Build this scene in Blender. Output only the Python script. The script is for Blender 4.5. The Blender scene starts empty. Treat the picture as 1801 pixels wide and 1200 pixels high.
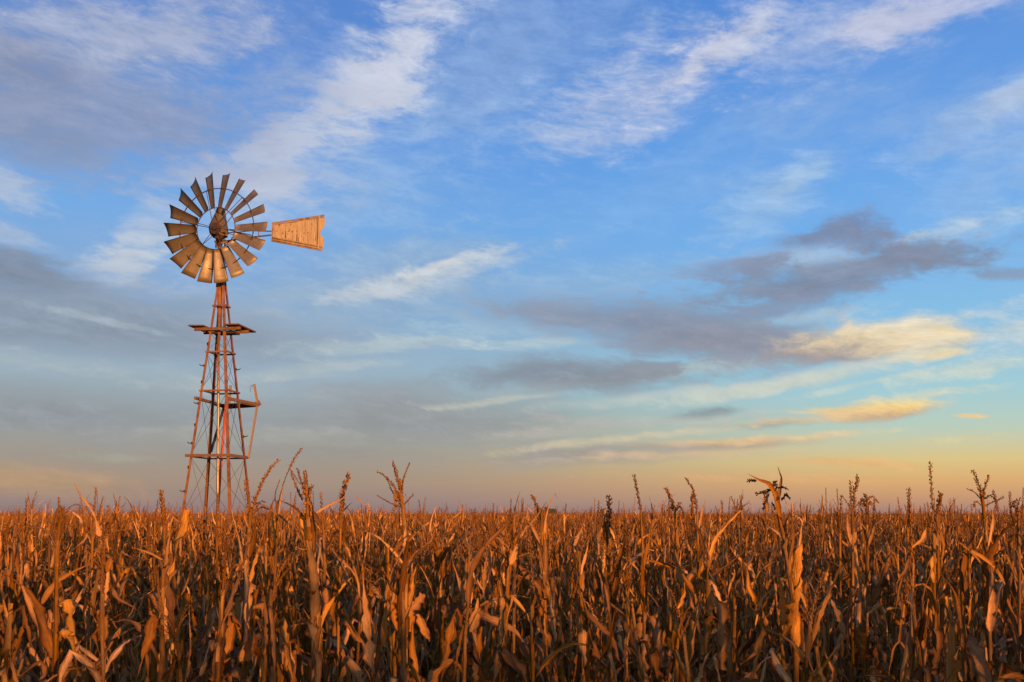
import bpy, math, random
import numpy as np
from mathutils import Vector, Matrix

R = math.radians
sc = bpy.context.scene
col = sc.collection

# ------------------------------------------------------------------ camera
EYE = 2.35
PITCH = R(2.5)
FPX = 1801 * 35 / 36
SHIFT = (305 - FPX * math.tan(PITCH)) / 1801
cam_data = bpy.data.cameras.new('camera')
cam_data.lens = 35
cam_data.sensor_width = 36
cam_data.shift_y = SHIFT
cam_data.clip_start = 0.05
cam_data.clip_end = 20000
cam = bpy.data.objects.new('camera', cam_data)
col.objects.link(cam)
cam.location = (0, 0, EYE)
cam.rotation_euler = (R(90) + PITCH, 0, 0)
sc.camera = cam


def ray(px, py):
    """direction of the photograph's pixel (1801 x 1200), scaled to y = 1"""
    xc = (px - 900.5) / FPX
    yc = (600 - py) / FPX + SHIFT * 1801 / FPX
    c, s = math.cos(PITCH), math.sin(PITCH)
    d = Vector((xc, c - yc * s, s + yc * c))
    return d / d.y


def P(px, py, Y):
    return Vector((0, 0, EYE)) + ray(px, py) * Y


# ------------------------------------------------------------------ light
SUN_AZ = R(30)          # right of straight behind the camera
SUN_EL = R(3.7)
sun_dir = Vector((math.sin(SUN_AZ) * math.cos(SUN_EL), -math.cos(SUN_AZ) * math.cos(SUN_EL), math.sin(SUN_EL)))
sd = bpy.data.lights.new('sun', 'SUN')
sd.energy = 5.0
sd.angle = R(0.6)
sd.color = (1.0, 0.41, 0.125)
sun = bpy.data.objects.new('sun', sd)
col.objects.link(sun)
sun.location = (20, -30, 20)
sun.rotation_euler = (-sun_dir).to_track_quat('-Z', 'Y').to_euler()

sc.view_settings.view_transform = 'Standard'
sc.view_settings.look = 'None'
EXPO = 0.85
sc.view_settings.exposure = EXPO
sc.view_settings.gamma = 1.0
sc.view_settings.use_curve_mapping = False
sc.render.engine = 'CYCLES'
sc.cycles.max_bounces = 5
sc.cycles.diffuse_bounces = 3
sc.cycles.use_denoising = True


def lin(c):
    out = []
    for v in c:
        v = v / 255.0
        out.append(v / 12.92 if v <= 0.04045 else ((v + 0.055) / 1.055) ** 2.4)
    return out


# ------------------------------------------------------------------ world: sky with clouds
world = bpy.data.worlds.new('World')
sc.world = world
world.use_nodes = True
wt = world.node_tree
wt.nodes.clear()


def wn(tp, **kw):
    n = wt.nodes.new(tp)
    for k, v in kw.items():
        setattr(n, k, v)
    return n


def wl(a, b):
    wt.links.new(a, b)


def wmath(op, a, b=None, clamp=False):
    n = wn('ShaderNodeMath', operation=op, use_clamp=clamp)
    for i, v in enumerate((a, b)):
        if v is None:
            continue
        if isinstance(v, (int, float)):
            n.inputs[i].default_value = v
        else:
            wl(v, n.inputs[i])
    return n.outputs[0]


def wmix(fac, a, b):
    n = wn('ShaderNodeMix', data_type='RGBA')
    for s, v in ((n.inputs[0], fac), (n.inputs[6], a), (n.inputs[7], b)):
        if isinstance(v, (int, float)):
            s.default_value = v
        elif isinstance(v, (tuple, list)):
            s.default_value = (*v[:3], 1)
        else:
            wl(v, s)
    return n.outputs[2]


SKY_STRENGTH = 0.1
tc = wn('ShaderNodeTexCoord')
sep = wn('ShaderNodeSeparateXYZ')
wl(tc.outputs['Generated'], sep.inputs[0])
az = wmath('ARCTAN2', sep.outputs[0], sep.outputs[1])
hyp = wmath('SQRT', wmath('ADD', wmath('MULTIPLY', sep.outputs[0], sep.outputs[0]), wmath('MULTIPLY', sep.outputs[1], sep.outputs[1])))
te = wmath('ARCTAN2', sep.outputs[2], hyp)      # elevation in radians


def azel(px, py):
    d = ray(px, py)
    return math.atan2(d.x, d.y), math.atan2(d.z, math.hypot(d.x, d.y))


def ramp(fac, stops):
    n = wn('ShaderNodeValToRGB')
    cr = n.color_ramp
    cr.interpolation = 'EASE' if False else 'LINEAR'
    while len(cr.elements) < len(stops):
        cr.elements.new(0.5)
    for e, (p, c) in zip(cr.elements, stops):
        e.position = p
        e.color = (*[x for x in lin(c)], 1)
    wl(fac, n.inputs[0])
    return n.outputs[0]


elf = wmath('DIVIDE', te, 1.6, clamp=True)


def ep(py):
    return azel(900, py)[1] / 1.6


right_sky = ramp(elf, [(0.0, (158, 128, 124)), (ep(884), (196, 148, 118)), (ep(852), (222, 172, 116)), (ep(815), (222, 198, 136)),
                       (ep(765), (188, 207, 190)), (ep(700), (162, 206, 218)), (ep(600), (138, 194, 230)), (ep(450), (116, 179, 240)),
                       (ep(300), (95, 162, 236)), (ep(60), (82, 142, 222)), (0.8, (52, 96, 180))])
left_sky = ramp(elf, [(0.0, (138, 120, 124)), (ep(884), (152, 132, 130)), (ep(850), (163, 143, 130)), (ep(800), (156, 150, 144)),
                      (ep(740), (150, 158, 160)), (ep(650), (150, 176, 196)), (ep(520), (128, 168, 214)), (ep(400), (114, 170, 230)),
                      (ep(250), (100, 156, 228)), (ep(60), (86, 136, 212)), (0.8, (52, 96, 180))])
lr = wn('ShaderNodeMapRange', interpolation_type='SMOOTHSTEP')
lr.inputs[1].default_value = -0.2
lr.inputs[2].default_value = 0.42
wl(az, lr.inputs[0])
base = wmix(lr.outputs[0], left_sky, right_sky)

# the sky opposite the picture, round the low sun: the same evening gradient, warmer
sun_sky = ramp(elf, [(0.0, (236, 160, 96)), (0.05, (244, 186, 116)), (0.12, (236, 206, 150)), (0.22, (208, 204, 190)), (0.35, (150, 180, 214)), (0.6, (74, 124, 205)), (0.8, (52, 96, 180))])
sa = wmath('ADD', wmath('MULTIPLY', sep.outputs[0], math.sin(SUN_AZ)), wmath('MULTIPLY', sep.outputs[1], -math.cos(SUN_AZ)))
sg = wn('ShaderNodeMapRange', interpolation_type='SMOOTHSTEP')
sg.inputs[1].default_value = -0.35
sg.inputs[2].default_value = 0.7
wl(sa, sg.inputs[0])
base = wmix(sg.outputs[0], base, sun_sky)

# domain-warped sky coordinates for the clouds
cv = wn('ShaderNodeCombineXYZ')
wl(az, cv.inputs[0])
wl(te, cv.inputs[1])


def noise(vec, scale, detail=6, rough=0.55, stretch=None, rot=0.0, w=0.0):
    if stretch:
        m = wn('ShaderNodeMapping', vector_type='TEXTURE')
        m.inputs['Rotation'].default_value = (0, 0, rot)
        m.inputs['Scale'].default_value = (stretch, 1, 1)
        m.inputs['Location'].default_value = (0, 0, -w)
        wl(vec, m.inputs[0])
        vec = m.outputs[0]
    n = wn('ShaderNodeTexNoise')
    n.inputs['Scale'].default_value = scale
    n.inputs['Detail'].default_value = detail
    n.inputs['Roughness'].default_value = rough
    wl(vec, n.inputs['Vector'])
    return n


def warp(scale, amp, detail=4, stretch=2.2, rot=R(8)):
    n = noise(cv.outputs[0], scale, detail, 0.6, stretch, rot)
    s = wn('ShaderNodeVectorMath', operation='SUBTRACT')
    s.inputs[1].default_value = (0.5, 0.5, 0.5)
    wl(n.outputs['Color'], s.inputs[0])
    m = wn('ShaderNodeVectorMath', operation='MULTIPLY')
    m.inputs[1].default_value = (amp * 1.8, amp * 0.55, 0)
    wl(s.outputs[0], m.inputs[0])
    a = wn('ShaderNodeVectorMath', operation='ADD')
    wl(cv.outputs[0], a.inputs[0])
    wl(m.outputs[0], a.inputs[1])
    return a.outputs[0]


wp_big = warp(7.0, 0.07)
n_wisp = noise(wp_big, 16, 10, 0.66, 2.6, R(8)).outputs['Fac']      # ragged cottony streaks
n_flat = noise(wp_big, 13, 10, 0.62, 4.2, R(1), 3.0).outputs['Fac']    # flat layered cloud
n_fine = noise(wp_big, 24, 10, 0.66, 2.2, R(-4), 7.0).outputs['Fac']
n_tex = noise(wp_big, 66, 8, 0.68, 2.8, R(-7), 15.0).outputs['Fac']
n_tex = wmath('SUBTRACT', n_tex, 0.5)
COVER = [None]

# thin cirrus veil over the whole sky
v = noise(wp_big, 3.4, 5, 0.55, 2.2, R(26), 11.0).outputs['Fac']
vr = wn('ShaderNodeMapRange', interpolation_type='SMOOTHSTEP')
vr.inputs[1].default_value = 0.42
vr.inputs[2].default_value = 0.74
wl(v, vr.inputs[0])
vw = wn('ShaderNodeMapRange', interpolation_type='SMOOTHSTEP')
vw.inputs[1].default_value = 0.4
vw.inputs[2].default_value = 0.66
wl(n_wisp, vw.inputs[0])
veil = wmath('MULTIPLY', wmath('MULTIPLY', vr.outputs[0], wmath('ADD', vw.outputs[0], 0.35)), 0.5, clamp=True)
hi = wn('ShaderNodeMapRange', interpolation_type='SMOOTHSTEP')
hi.inputs[1].default_value = 0.03
hi.inputs[2].default_value = 0.2
wl(te, hi.inputs[0])
veil = wmath('MULTIPLY', veil, hi.outputs[0])
sky = wmix(veil, base, lin((178, 196, 222)))


def cloud(sky, px, py, rx, ry, rot, op, colr, nz='flat', k=1.3, soft=1.0, base_col=None):
    """one cloud bank: an ellipse in azimuth/elevation torn by the noise; rx, ry in photo pixels"""
    a, e = azel(px, py)
    sx = math.cos(a) ** 2
    m = wn('ShaderNodeMapping', vector_type='TEXTURE')
    m.inputs['Location'].default_value = (a, e, 0)
    m.inputs['Rotation'].default_value = (0, 0, R(rot))
    m.inputs['Scale'].default_value = (rx / FPX * sx, ry / FPX * (0.5 + 0.5 * sx), 1)
    if COVER[0] is None:
        wl(wp_big, m.inputs[0])
    else:       # (a negligible term that makes the banks evaluate one after the other)
        q = wn('ShaderNodeVectorMath', operation='MULTIPLY_ADD')
        wl(COVER[0], q.inputs[0])
        q.inputs[1].default_value = (1e-6, 1e-6, 1e-6)
        wl(wp_big, q.inputs[2])
        wl(q.outputs[0], m.inputs[0])
    ln = wn('ShaderNodeVectorMath', operation='LENGTH')
    wl(m.outputs[0], ln.inputs[0])
    n = {'flat': n_flat, 'wisp': n_wisp, 'fine': n_fine}[nz]
    d = wmath('SUBTRACT', ln.outputs['Value'], wmath('MULTIPLY', wmath('SUBTRACT', n, 0.5), 3.0 * k))
    d = wmath('SUBTRACT', d, wmath('MULTIPLY', n_tex, (2.6 if nz == 'fine' else 2.4) * k))
    mr = wn('ShaderNodeMapRange', interpolation_type='SMOOTHSTEP')
    mr.inputs[1].default_value = 1.0 + 0.42 * soft
    mr.inputs[2].default_value = 1.0 - 0.85 * soft
    mr.inputs[3].default_value = 0
    mr.inputs[4].default_value = op
    wl(d, mr.inputs[0])
    c = lin(colr)
    if base_col:     # the underside of the bank has its own colour
        g = wn('ShaderNodeSeparateXYZ')
        wl(m.outputs[0], g.inputs[0])
        gr = wn('ShaderNodeMapRange', interpolation_type='SMOOTHSTEP')
        gr.inputs[1].default_value = -0.7
        gr.inputs[2].default_value = 0.5
        wl(wmath('ADD', wmath('ADD', g.outputs[1], wmath('MULTIPLY', g.outputs[0], 0.45)), n_tex), gr.inputs[0])
        c = wmix(gr.outputs[0], lin(base_col), c)
    COVER[0] = mr.outputs[0] if COVER[0] is None else wmath('MAXIMUM', COVER[0], mr.outputs[0])
    return wmix(mr.outputs[0], sky, c)


CLOUDS = [
    # soft high veils
    (880, 110, 330, 150, 18, .5, (158, 184, 222), 'wisp', 1.0, 1.3),
    (660, 330, 260, 90, 25, .42, (160, 190, 226), 'wisp', 1.1, 1.3),
    (470, 130, 190, 90, 30, .4, (164, 180, 216), 'wisp', 1.0, 1.3),
    (1150, 330, 260, 60, 20, .25, (150, 190, 232), 'wisp', 1.1, 1.3),
    (1690, 330, 260, 60, 14, .35, (160, 192, 232), 'wisp', 1.1, 1.3),
    # white streaks
    (590, 200, 320, 62, 46, .64, (196, 206, 228), 'wisp', 1.3, 1.4),
    (540, 240, 340, 85, 42, .34, (190, 202, 226), 'wisp', .9, 1.6),
    (690, 95, 105, 50, 48, .48, (222, 222, 232), 'wisp', 1.3, 1.0),
    (610, 150, 100, 34, 38, .42, (216, 218, 230), 'wisp', 1.3, 1.0),
    (500, 255, 130, 32, 22, .6, (212, 216, 228), 'wisp', 1.4, 1.0),
    (400, 290, 140, 40, 20, .5, (190, 200, 222), 'wisp', 1.3, 1.1),
    (470, 335, 60, 18, 15, .6, (212, 216, 226), 'wisp', 1.2, 1.0),
    (270, 400, 90, 40, 40, .55, (190, 202, 220), 'wisp', 1.2, 1.1),
    (225, 450, 100, 34, 25, .6, (206, 210, 216), 'wisp', 1.2, 1.0),
    (1190, 118, 210, 66, 22, .8, (200, 206, 226), 'wisp', 1.0, 1.4),
    (1230, 92, 130, 42, 20, .46, (222, 218, 226), 'wisp', 1.2, 1.0),
    (1480, 40, 300, 66, 8, .55, (190, 200, 226), 'wisp', 1.1, 1.4),
    (1610, 18, 130, 38, 6, .5, (222, 216, 226), 'wisp', 1.1, 1.0),
    (1345, 350, 130, 40, 28, .5, (168, 198, 228), 'wisp', 1.0, 1.1),
    (1400, 318, 60, 16, 26, .4, (184, 208, 228), 'wisp', 1.0, 1.0),
    (1740, 195, 220, 38, 22, .48, (164, 192, 230), 'wisp', 1.1, 1.1),
    (1790, 165, 70, 18, 18, .5, (196, 208, 228), 'wisp', 1.1, 1.0),
    (1690, 405, 260, 28, 12, .5, (180, 206, 228), 'wisp', 1.1, 1.1),
    (1590, 425, 170, 14, 10, .6, (198, 212, 224), 'wisp', 1.1, 1.0),
    (600, 520, 360, 70, 14, .55, (164, 184, 202), 'flat', 1.0, 1.1),
    (735, 487, 190, 22, 15, .6, (214, 216, 216), 'wisp', 1.0, 1.0),
    (800, 462, 100, 10, 13, .6, (224, 222, 220), 'wisp', 1.0, 1.0),
    # grey-lilac bank, upper left
    (140, 130, 430, 170, -8, .78, (148, 160, 192), 'wisp', .9, 1.2),
    (220, 60, 230, 60, 10, .6, (186, 192, 214), 'wisp', 1.1, 1.1),
    (40, 180, 90, 26, 0, .5, (180, 186, 206), 'wisp', 1.1, 1.1),
    (30, 110, 150, 50, 0, .6, (134, 140, 166), 'flat', 1.0, 1.1),
    (230, 205, 300, 40, 4, .55, (136, 150, 186), 'flat', 1.1, 1.1),
    (80, 260, 120, 30, -6, .4, (134, 142, 166), 'flat', 1.1, 1.1),
    (20, 325, 110, 30, -10, .62, (188, 196, 212), 'wisp', 1.2, 1.1),
    (10, 405, 90, 18, -10, .5, (186, 196, 212), 'wisp', 1.2, 1.0),
    # flat grey layers, lower left
    (170, 575, 460, 84, -2, .84, (138, 149, 167), 'flat', .75, 1.0),
    (20, 468, 120, 34, -8, .8, (124, 134, 154), 'flat', .9, .9),
    (180, 571, 90, 8, -8, .45, (178, 190, 198), 'flat', 1.0, 1.0),
    (130, 655, 400, 20, -3, .6, (172, 184, 192), 'flat', 1.1, 1.0),
    (140, 728, 420, 46, -3, .78, (142, 148, 160), 'flat', .8, 1.0),
    (720, 735, 330, 52, -2, .8, (148, 150, 157), 'flat', .8, 1.0),
    (700, 610, 170, 16, 4, .6, (186, 198, 200), 'flat', 1.2, 1.0),
    (560, 655, 170, 14, 6, .5, (186, 196, 196), 'flat', 1.2, 1.0),
    (200, 803, 90, 6, -2, .5, (164, 168, 152), 'flat', 1.0, 1.0),
    (70, 842, 210, 30, -6, .5, (196, 156, 112), 'flat', .6, 1.1),
    # pale wisps in the blue between the banks
    (1050, 495, 320, 44, 8, .5, (156, 188, 218), 'flat', 1.1, 1.1),
    (900, 580, 160, 26, 2, .5, (170, 198, 214), 'flat', 1.2, 1.1),
    (960, 605, 130, 12, 2, .5, (200, 212, 210), 'flat', 1.2, 1.0),
    (1180, 655, 330, 10, 6, .55, (200, 212, 204), 'flat', 1.2, 1.0),
    (1330, 680, 190, 8, 8, .5, (214, 216, 200), 'flat', 1.2, 1.0),
    (860, 705, 160, 7, 5, .5, (206, 204, 190), 'fine', 1.0, 1.0),
    (1430, 560, 150, 14, 4, .5, (206, 212, 214), 'wisp', 1.2, 1.0),
    # the dark cloud on the right
    (1400, 452, 150, 22, -4, .75, (184, 204, 226), 'fine', 1.0, 1.0),
    (1450, 488, 260, 38, 5, .84, (128, 136, 158), 'fine', .9, .9),
    (1600, 464, 105, 30, 6, .74, (128, 136, 158), 'fine', .9, .9),
    (1420, 418, 130, 26, 14, .85, (124, 134, 164), 'fine', 1.0, .9),
    (1500, 440, 70, 26, -20, .75, (124, 134, 162), 'fine', 1.0, .9),
    (1280, 466, 110, 20, 4, .7, (130, 142, 170), 'fine', 1.1, .9),
    (1400, 530, 190, 36, 12, .72, (132, 142, 168), 'fine', 1.0, 1.0),
    (1190, 580, 330, 50, -8, .9, (136, 143, 164), 'flat', .7, .9),
    (1000, 555, 130, 24, -10, .7, (140, 150, 172), 'fine', 1.0, 1.0),
    (1320, 606, 240, 26, -3, .8, (143, 146, 162), 'flat', .8, .9),
    (985, 662, 200, 30, 0, .86, (132, 139, 154), 'flat', .8, .85),
    (1110, 660, 70, 14, 10, .7, (136, 142, 156), 'fine', .9, .9),
    (1240, 716, 60, 11, 8, .8, (138, 150, 160), 'fine', 1.0, 1.0),
    (1790, 482, 60, 10, 0, .65, (134, 142, 166), 'fine', 1.0, 1.0),
    # sunlit clouds low on the right
    (1540, 604, 185, 34, 3, .92, (246, 220, 174), 'fine', .5, .8, (164, 150, 150)),
    (1620, 600, 90, 26, 3, .6, (250, 226, 178), 'fine', .6, .9),
    (1640, 630, 60, 8, 3, .9, (250, 222, 166), 'fine', .6, .9),
    (1760, 592, 130, 44, 8, .65, (212, 216, 214), 'wisp', 1.1, 1.1),
    (1700, 560, 120, 16, 12, .5, (206, 214, 218), 'wisp', 1.1, 1.0),
    (1690, 655, 130, 14, 6, .5, (226, 222, 194), 'wisp', 1.1, 1.0),
    (1555, 718, 115, 19, 4, .96, (254, 216, 138), 'fine', .5, .8, (198, 160, 126)),
    (1440, 718, 75, 8, -2, .75, (242, 208, 150), 'fine', .8, .9),
    (1350, 738, 100, 12, 2, .72, (220, 190, 152), 'fine', .9, .9, (160, 154, 148)),
    (1290, 776, 190, 13, 2, .82, (236, 190, 138), 'fine', .7, .9, (182, 156, 138)),
    (1460, 730, 130, 9, 3, .6, (236, 200, 150), 'fine', 1.2, 1.2),
    (330, 690, 260, 12, -2, .5, (176, 184, 186), 'flat', 1.2, 1.2),
    (420, 770, 260, 14, -1, .45, (170, 168, 160), 'flat', 1.2, 1.2),
    (560, 800, 240, 12, 1, .4, (150, 146, 148), 'flat', 1.1, 1.2),
    (1725, 730, 30, 5, -4, .75, (246, 200, 128), 'fine', .7, .9),
    (1500, 815, 140, 9, -3, .6, (236, 180, 124), 'fine', .7, 1.0),
    (1010, 800, 230, 22, 2, .72, (156, 151, 152), 'flat', .9, 1.0),
    (1100, 768, 190, 8, 6, .55, (224, 204, 170), 'fine', 1.0, 1.0),
    (1500, 650, 260, 9, 6, .55, (220, 220, 204), 'wisp', 1.1, 1.2),
    (1230, 690, 260, 9, 5, .5, (206, 208, 196), 'flat', 1.1, 1.2),
    (1130, 735, 190, 12, 2, .5, (190, 186, 178), 'flat', 1.1, 1.2),
    (1420, 765, 160, 8, 2, .5, (232, 206, 160), 'fine', 1.0, 1.2),
    (1180, 800, 190, 9, 2, .55, (222, 186, 146), 'fine', 1.0, 1.2),
    (1330, 842, 260, 9, -1, .45, (228, 172, 122), 'flat', 1.0, 1.2),
    (960, 760, 170, 10, 3, .5, (190, 182, 170), 'flat', 1.1, 1.2),
    (1640, 690, 120, 8, 4, .5, (236, 220, 178), 'fine', 1.0, 1.1),
    (1700, 775, 120, 7, 0, .4, (228, 208, 150), 'flat', 1.0, 1.2),
    (1560, 665, 160, 6, 8, .45, (216, 216, 196), 'fine', 1.0, 1.0),
]
for c in CLOUDS:
    sky = cloud(sky, *c)

# cottony relief inside the clouds
rel = wmath('ADD', wmath('MULTIPLY', wmath('MULTIPLY', n_tex, COVER[0]), 1.0), 1.0)
rs = wn('ShaderNodeVectorMath', operation='SCALE')
wl(sky, rs.inputs[0])
wl(rel, rs.inputs['Scale'])
sky = rs.outputs[0]

nish = wn('ShaderNodeTexSky', sky_type='NISHITA')
nish.sun_disc = False
nish.sun_elevation = SUN_EL
nish.sun_rotation = math.atan2(sun_dir.x, sun_dir.y)
sc_ = wn('ShaderNodeVectorMath', operation='SCALE')
sc_.inputs['Scale'].default_value = 2 ** -EXPO / SKY_STRENGTH
wl(sky, sc_.inputs[0])
fin = wmix(0.06, sc_.outputs[0], nish.outputs[0])
bg = wn('ShaderNodeBackground')
bg.inputs['Strength'].default_value = SKY_STRENGTH
wl(fin, bg.inputs['Color'])
wo = wn('ShaderNodeOutputWorld')
wl(bg.outputs[0], wo.inputs['Surface'])


# ------------------------------------------------------------------ materials
class Mat:
    def __init__(self, name):
        self.m = bpy.data.materials.new(name)
        self.m.use_nodes = True
        self.t = self.m.node_tree
        self.b = self.t.nodes['Principled BSDF']

    def n(self, tp, **kw):
        n = self.t.nodes.new(tp)
        for k, v in kw.items():
            setattr(n, k, v)
        return n

    def l(self, a, b):
        self.t.links.new(a, b)

    def ramp(self, fac, stops):
        n = self.n('ShaderNodeValToRGB')
        while len(n.color_ramp.elements) < len(stops):
            n.color_ramp.elements.new(0.5)
        for e, (p, c) in zip(n.color_ramp.elements, stops):
            e.position = p
            e.color = (*c, 1)
        self.l(fac, n.inputs[0])
        return n.outputs[0]

    def noise(self, vec, scale, detail=4, rough=0.6):
        n = self.n('ShaderNodeTexNoise')
        n.inputs['Scale'].default_value = scale
        n.inputs['Detail'].default_value = detail
        n.inputs['Roughness'].default_value = rough
        if vec is not None:
            self.l(vec, n.inputs['Vector'])
        return n.outputs['Fac']

    def scaled(self, vec, s):
        m = self.n('ShaderNodeMapping')
        m.inputs['Scale'].default_value = s
        self.l(vec, m.inputs[0])
        return m.outputs[0]

    def mix(self, fac, a, b, blend='MIX'):
        n = self.n('ShaderNodeMix', data_type='RGBA', blend_type=blend)
        for s, v in ((n.inputs[0], fac), (n.inputs[6], a), (n.inputs[7], b)):
            if isinstance(v, (int, float)):
                s.default_value = v
            elif isinstance(v, (tuple, list)):
                s.default_value = (*v[:3], 1)
            else:
                self.l(v, s)
        return n.outputs[2]

    def bump(self, h, strength, dist=0.01):
        n = self.n('ShaderNodeBump')
        n.inputs['Strength'].default_value = strength
        n.inputs['Distance'].default_value = dist
        self.l(h, n.inputs['Height'])
        self.l(n.outputs[0], self.b.inputs['Normal'])


def dry_leaf_material(name, stops, trans=0.25, vein=26.0):
    M = Mat(name)
    uv = M.n('ShaderNodeUVMap').outputs[0]
    oi = M.n('ShaderNodeObjectInfo')
    sp = M.n('ShaderNodeSeparateXYZ')
    M.l(uv, sp.inputs[0])
    fl = M.n('ShaderNodeMath', operation='FLOOR')
    M.l(sp.outputs[0], fl.inputs[0])
    # one colour per leaf
    cx = M.n('ShaderNodeCombineXYZ')
    M.l(fl.outputs[0], cx.inputs[0])
    M.l(oi.outputs['Random'], cx.inputs[1])
    wnz = M.n('ShaderNodeTexWhiteNoise', noise_dimensions='2D')
    M.l(cx.outputs[0], wnz.inputs['Vector'])
    # veins run along the leaf, blotches across it
    streak = M.noise(M.scaled(uv, (vein, 1.6, 1)), 1.0, 3, 0.6)
    blot = M.noise(M.scaled(uv, (2.2, 5.0, 1)), 1.0, 5, 0.65)
    ad = M.n('ShaderNodeMath', operation='MULTIPLY_ADD')
    M.l(wnz.outputs['Value'], ad.inputs[0])
    ad.inputs[1].default_value = 0.6 if trans else 0.22
    a2 = M.n('ShaderNodeMath', operation='MULTIPLY_ADD')
    M.l(streak, a2.inputs[0])
    a2.inputs[1].default_value = 0.45
    a3 = M.n('ShaderNodeMath', operation='MULTIPLY_ADD')
    M.l(blot, a3.inputs[0])
    a3.inputs[1].default_value = 1.0
    a3.inputs[2].default_value = -0.5
    M.l(a3.outputs[0], a2.inputs[2])
    M.l(a2.outputs[0], ad.inputs[2])
    colr = M.ramp(ad.outputs[0], stops)
    spots = M.ramp(M.noise(M.scaled(uv, (9, 34, 1)), 1.0, 4, 0.65), [(0.55, (1, 1, 1)), (0.70, (0.36, 0.29, 0.25))])
    colr = M.mix(0.75, colr, spots, 'MULTIPLY')
    fr = M.n('ShaderNodeMath', operation='FRACT')
    M.l(sp.outputs[0], fr.inputs[0])
    ed = M.n('ShaderNodeMath', operation='PINGPONG')     # 0 at the margins, 0.5 at the midrib
    ed.inputs[1].default_value = 0.5
    M.l(fr.outputs[0], ed.inputs[0])
    en = M.n('ShaderNodeMath', operation='MULTIPLY_ADD')
    M.l(M.noise(M.scaled(uv, (3, 30, 1)), 1.0, 3, 0.6), en.inputs[0])
    en.inputs[1].default_value = -0.22
    M.l(ed.outputs[0], en.inputs[2])
    rib = M.ramp(en.outputs[0], [(0.0, (.5, .42, .36)), (0.07, (.95, .95, .95)), (0.36, (1, 1, 1)), (0.41, (1.45, 1.45, 1.4))])
    if trans:
        colr = M.mix(1.0, colr, rib, 'MULTIPLY')
    hs = M.n('ShaderNodeHueSaturation')
    w2 = M.n('ShaderNodeTexWhiteNoise', noise_dimensions='3D')
    M.l(cx.outputs[0], w2.inputs['Vector'])
    sr = M.n('ShaderNodeMapRange')
    sr.inputs[3].default_value = 0.9
    sr.inputs[4].default_value = 1.18
    M.l(w2.outputs['Value'], sr.inputs[0])
    M.l(sr.outputs[0], hs.inputs['Saturation'])
    vr_ = M.n('ShaderNodeMapRange')
    vr_.inputs[3].default_value = 0.72 if trans else 0.85
    vr_.inputs[4].default_value = 1.3 if trans else 1.1
    M.l(wnz.outputs['Value'], vr_.inputs[0])
    M.l(vr_.outputs[0], hs.inputs['Value'])
    M.l(colr, hs.inputs['Color'])
    colr = hs.outputs[0]
    M.l(colr, M.b.inputs['Base Color'])
    M.b.inputs['Roughness'].default_value = 0.75
    M.b.inputs['Specular IOR Level'].default_value = 0.14
    M.bump(streak, 0.9, 0.005)
    if trans:
        tr = M.n('ShaderNodeBsdfTranslucent')
        M.l(colr, tr.inputs[0])
        mx = M.n('ShaderNodeMixShader')
        mx.inputs[0].default_value = trans
        M.l(M.b.outputs[0], mx.inputs[1])
        M.l(tr.outputs[0], mx.inputs[2])
        M.l(mx.outputs[0], M.t.nodes['Material Output'].inputs[0])
    return M.m


LEAF_STOPS = [(0.08, (0.115, 0.050, 0.016)), (0.34, (0.245, 0.117, 0.038)), (0.6, (0.375, 0.194, 0.068)), (0.85, (0.49, 0.29, 0.12)), (1.0, (0.56, 0.38, 0.19))]
MAT_LEAF = dry_leaf_material('dry_corn_leaf', LEAF_STOPS)
MAT_STALK = dry_leaf_material('dry_corn_stalk', [(0.1, (0.12, 0.057, 0.016)), (0.5, (0.24, 0.128, 0.037)), (0.9, (0.352, 0.213, 0.068))], 0, 14)
MAT_TASSEL = dry_leaf_material('dry_tassel', [(0.1, (0.14, 0.064, 0.02)), (0.5, (0.23, 0.115, 0.036)), (0.9, (0.31, 0.17, 0.06))], 0, 10)
MAT_DARK_TASSEL = dry_leaf_material('withered_tassel', [(0.1, (0.0400, 0.0224, 0.0144)), (0.5, (0.0720, 0.0384, 0.0224)), (0.9, (0.1200, 0.0640, 0.0320))], 0, 10)


def rough_paint(name, c1, c2, c3, scale=6, metallic=0.0, rough=0.65, grain=(1, 1, 1), bump=0.25):
    M = Mat(name)
    oc = M.n('ShaderNodeTexCoord').outputs['Object']
    n1 = M.noise(M.scaled(oc, grain), scale, 6, 0.65)
    n2 = M.noise(oc, scale * 7, 4, 0.6)
    c = M.ramp(n1, [(0.3, c1), (0.52, c2), (0.72, c3)])
    c = M.mix(0.35, c, M.ramp(n2, [(0.3, (.45, .4, .36)), (0.65, (1.1, 1.1, 1.1))]), 'MULTIPLY')
    M.l(c, M.b.inputs['Base Color'])
    M.b.inputs['Metallic'].default_value = metallic
    rr = M.ramp(n1, [(0.3, (rough + .12,) * 3), (0.7, (rough - .1,) * 3)])
    M.l(rr, M.b.inputs['Roughness'])
    M.bump(n2, bump, 0.004)
    return M.m


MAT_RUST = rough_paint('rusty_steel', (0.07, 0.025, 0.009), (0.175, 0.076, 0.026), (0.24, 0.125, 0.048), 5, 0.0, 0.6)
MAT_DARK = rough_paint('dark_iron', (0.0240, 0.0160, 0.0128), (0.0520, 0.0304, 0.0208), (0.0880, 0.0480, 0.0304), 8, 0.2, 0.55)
MAT_BLADE = rough_paint('galvanised_blade', (0.12, 0.1, 0.072), (0.165, 0.142, 0.105), (0.2, 0.172, 0.135), 3.5, 0.35, 0.5, (1, 1, 1), 0.1)
MAT_HOOD = rough_paint('weathered_hood', (0.058, 0.046, 0.024), (0.098, 0.077, 0.042), (0.125, 0.098, 0.055), 3, 0.2, 0.55)
MAT_VANE = rough_paint('weathered_board', (0.16, 0.122, 0.08), (0.232, 0.187, 0.128), (0.295, 0.248, 0.178), 4, 0.0, 0.6, (9, 9, .7), 0.15)
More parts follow.
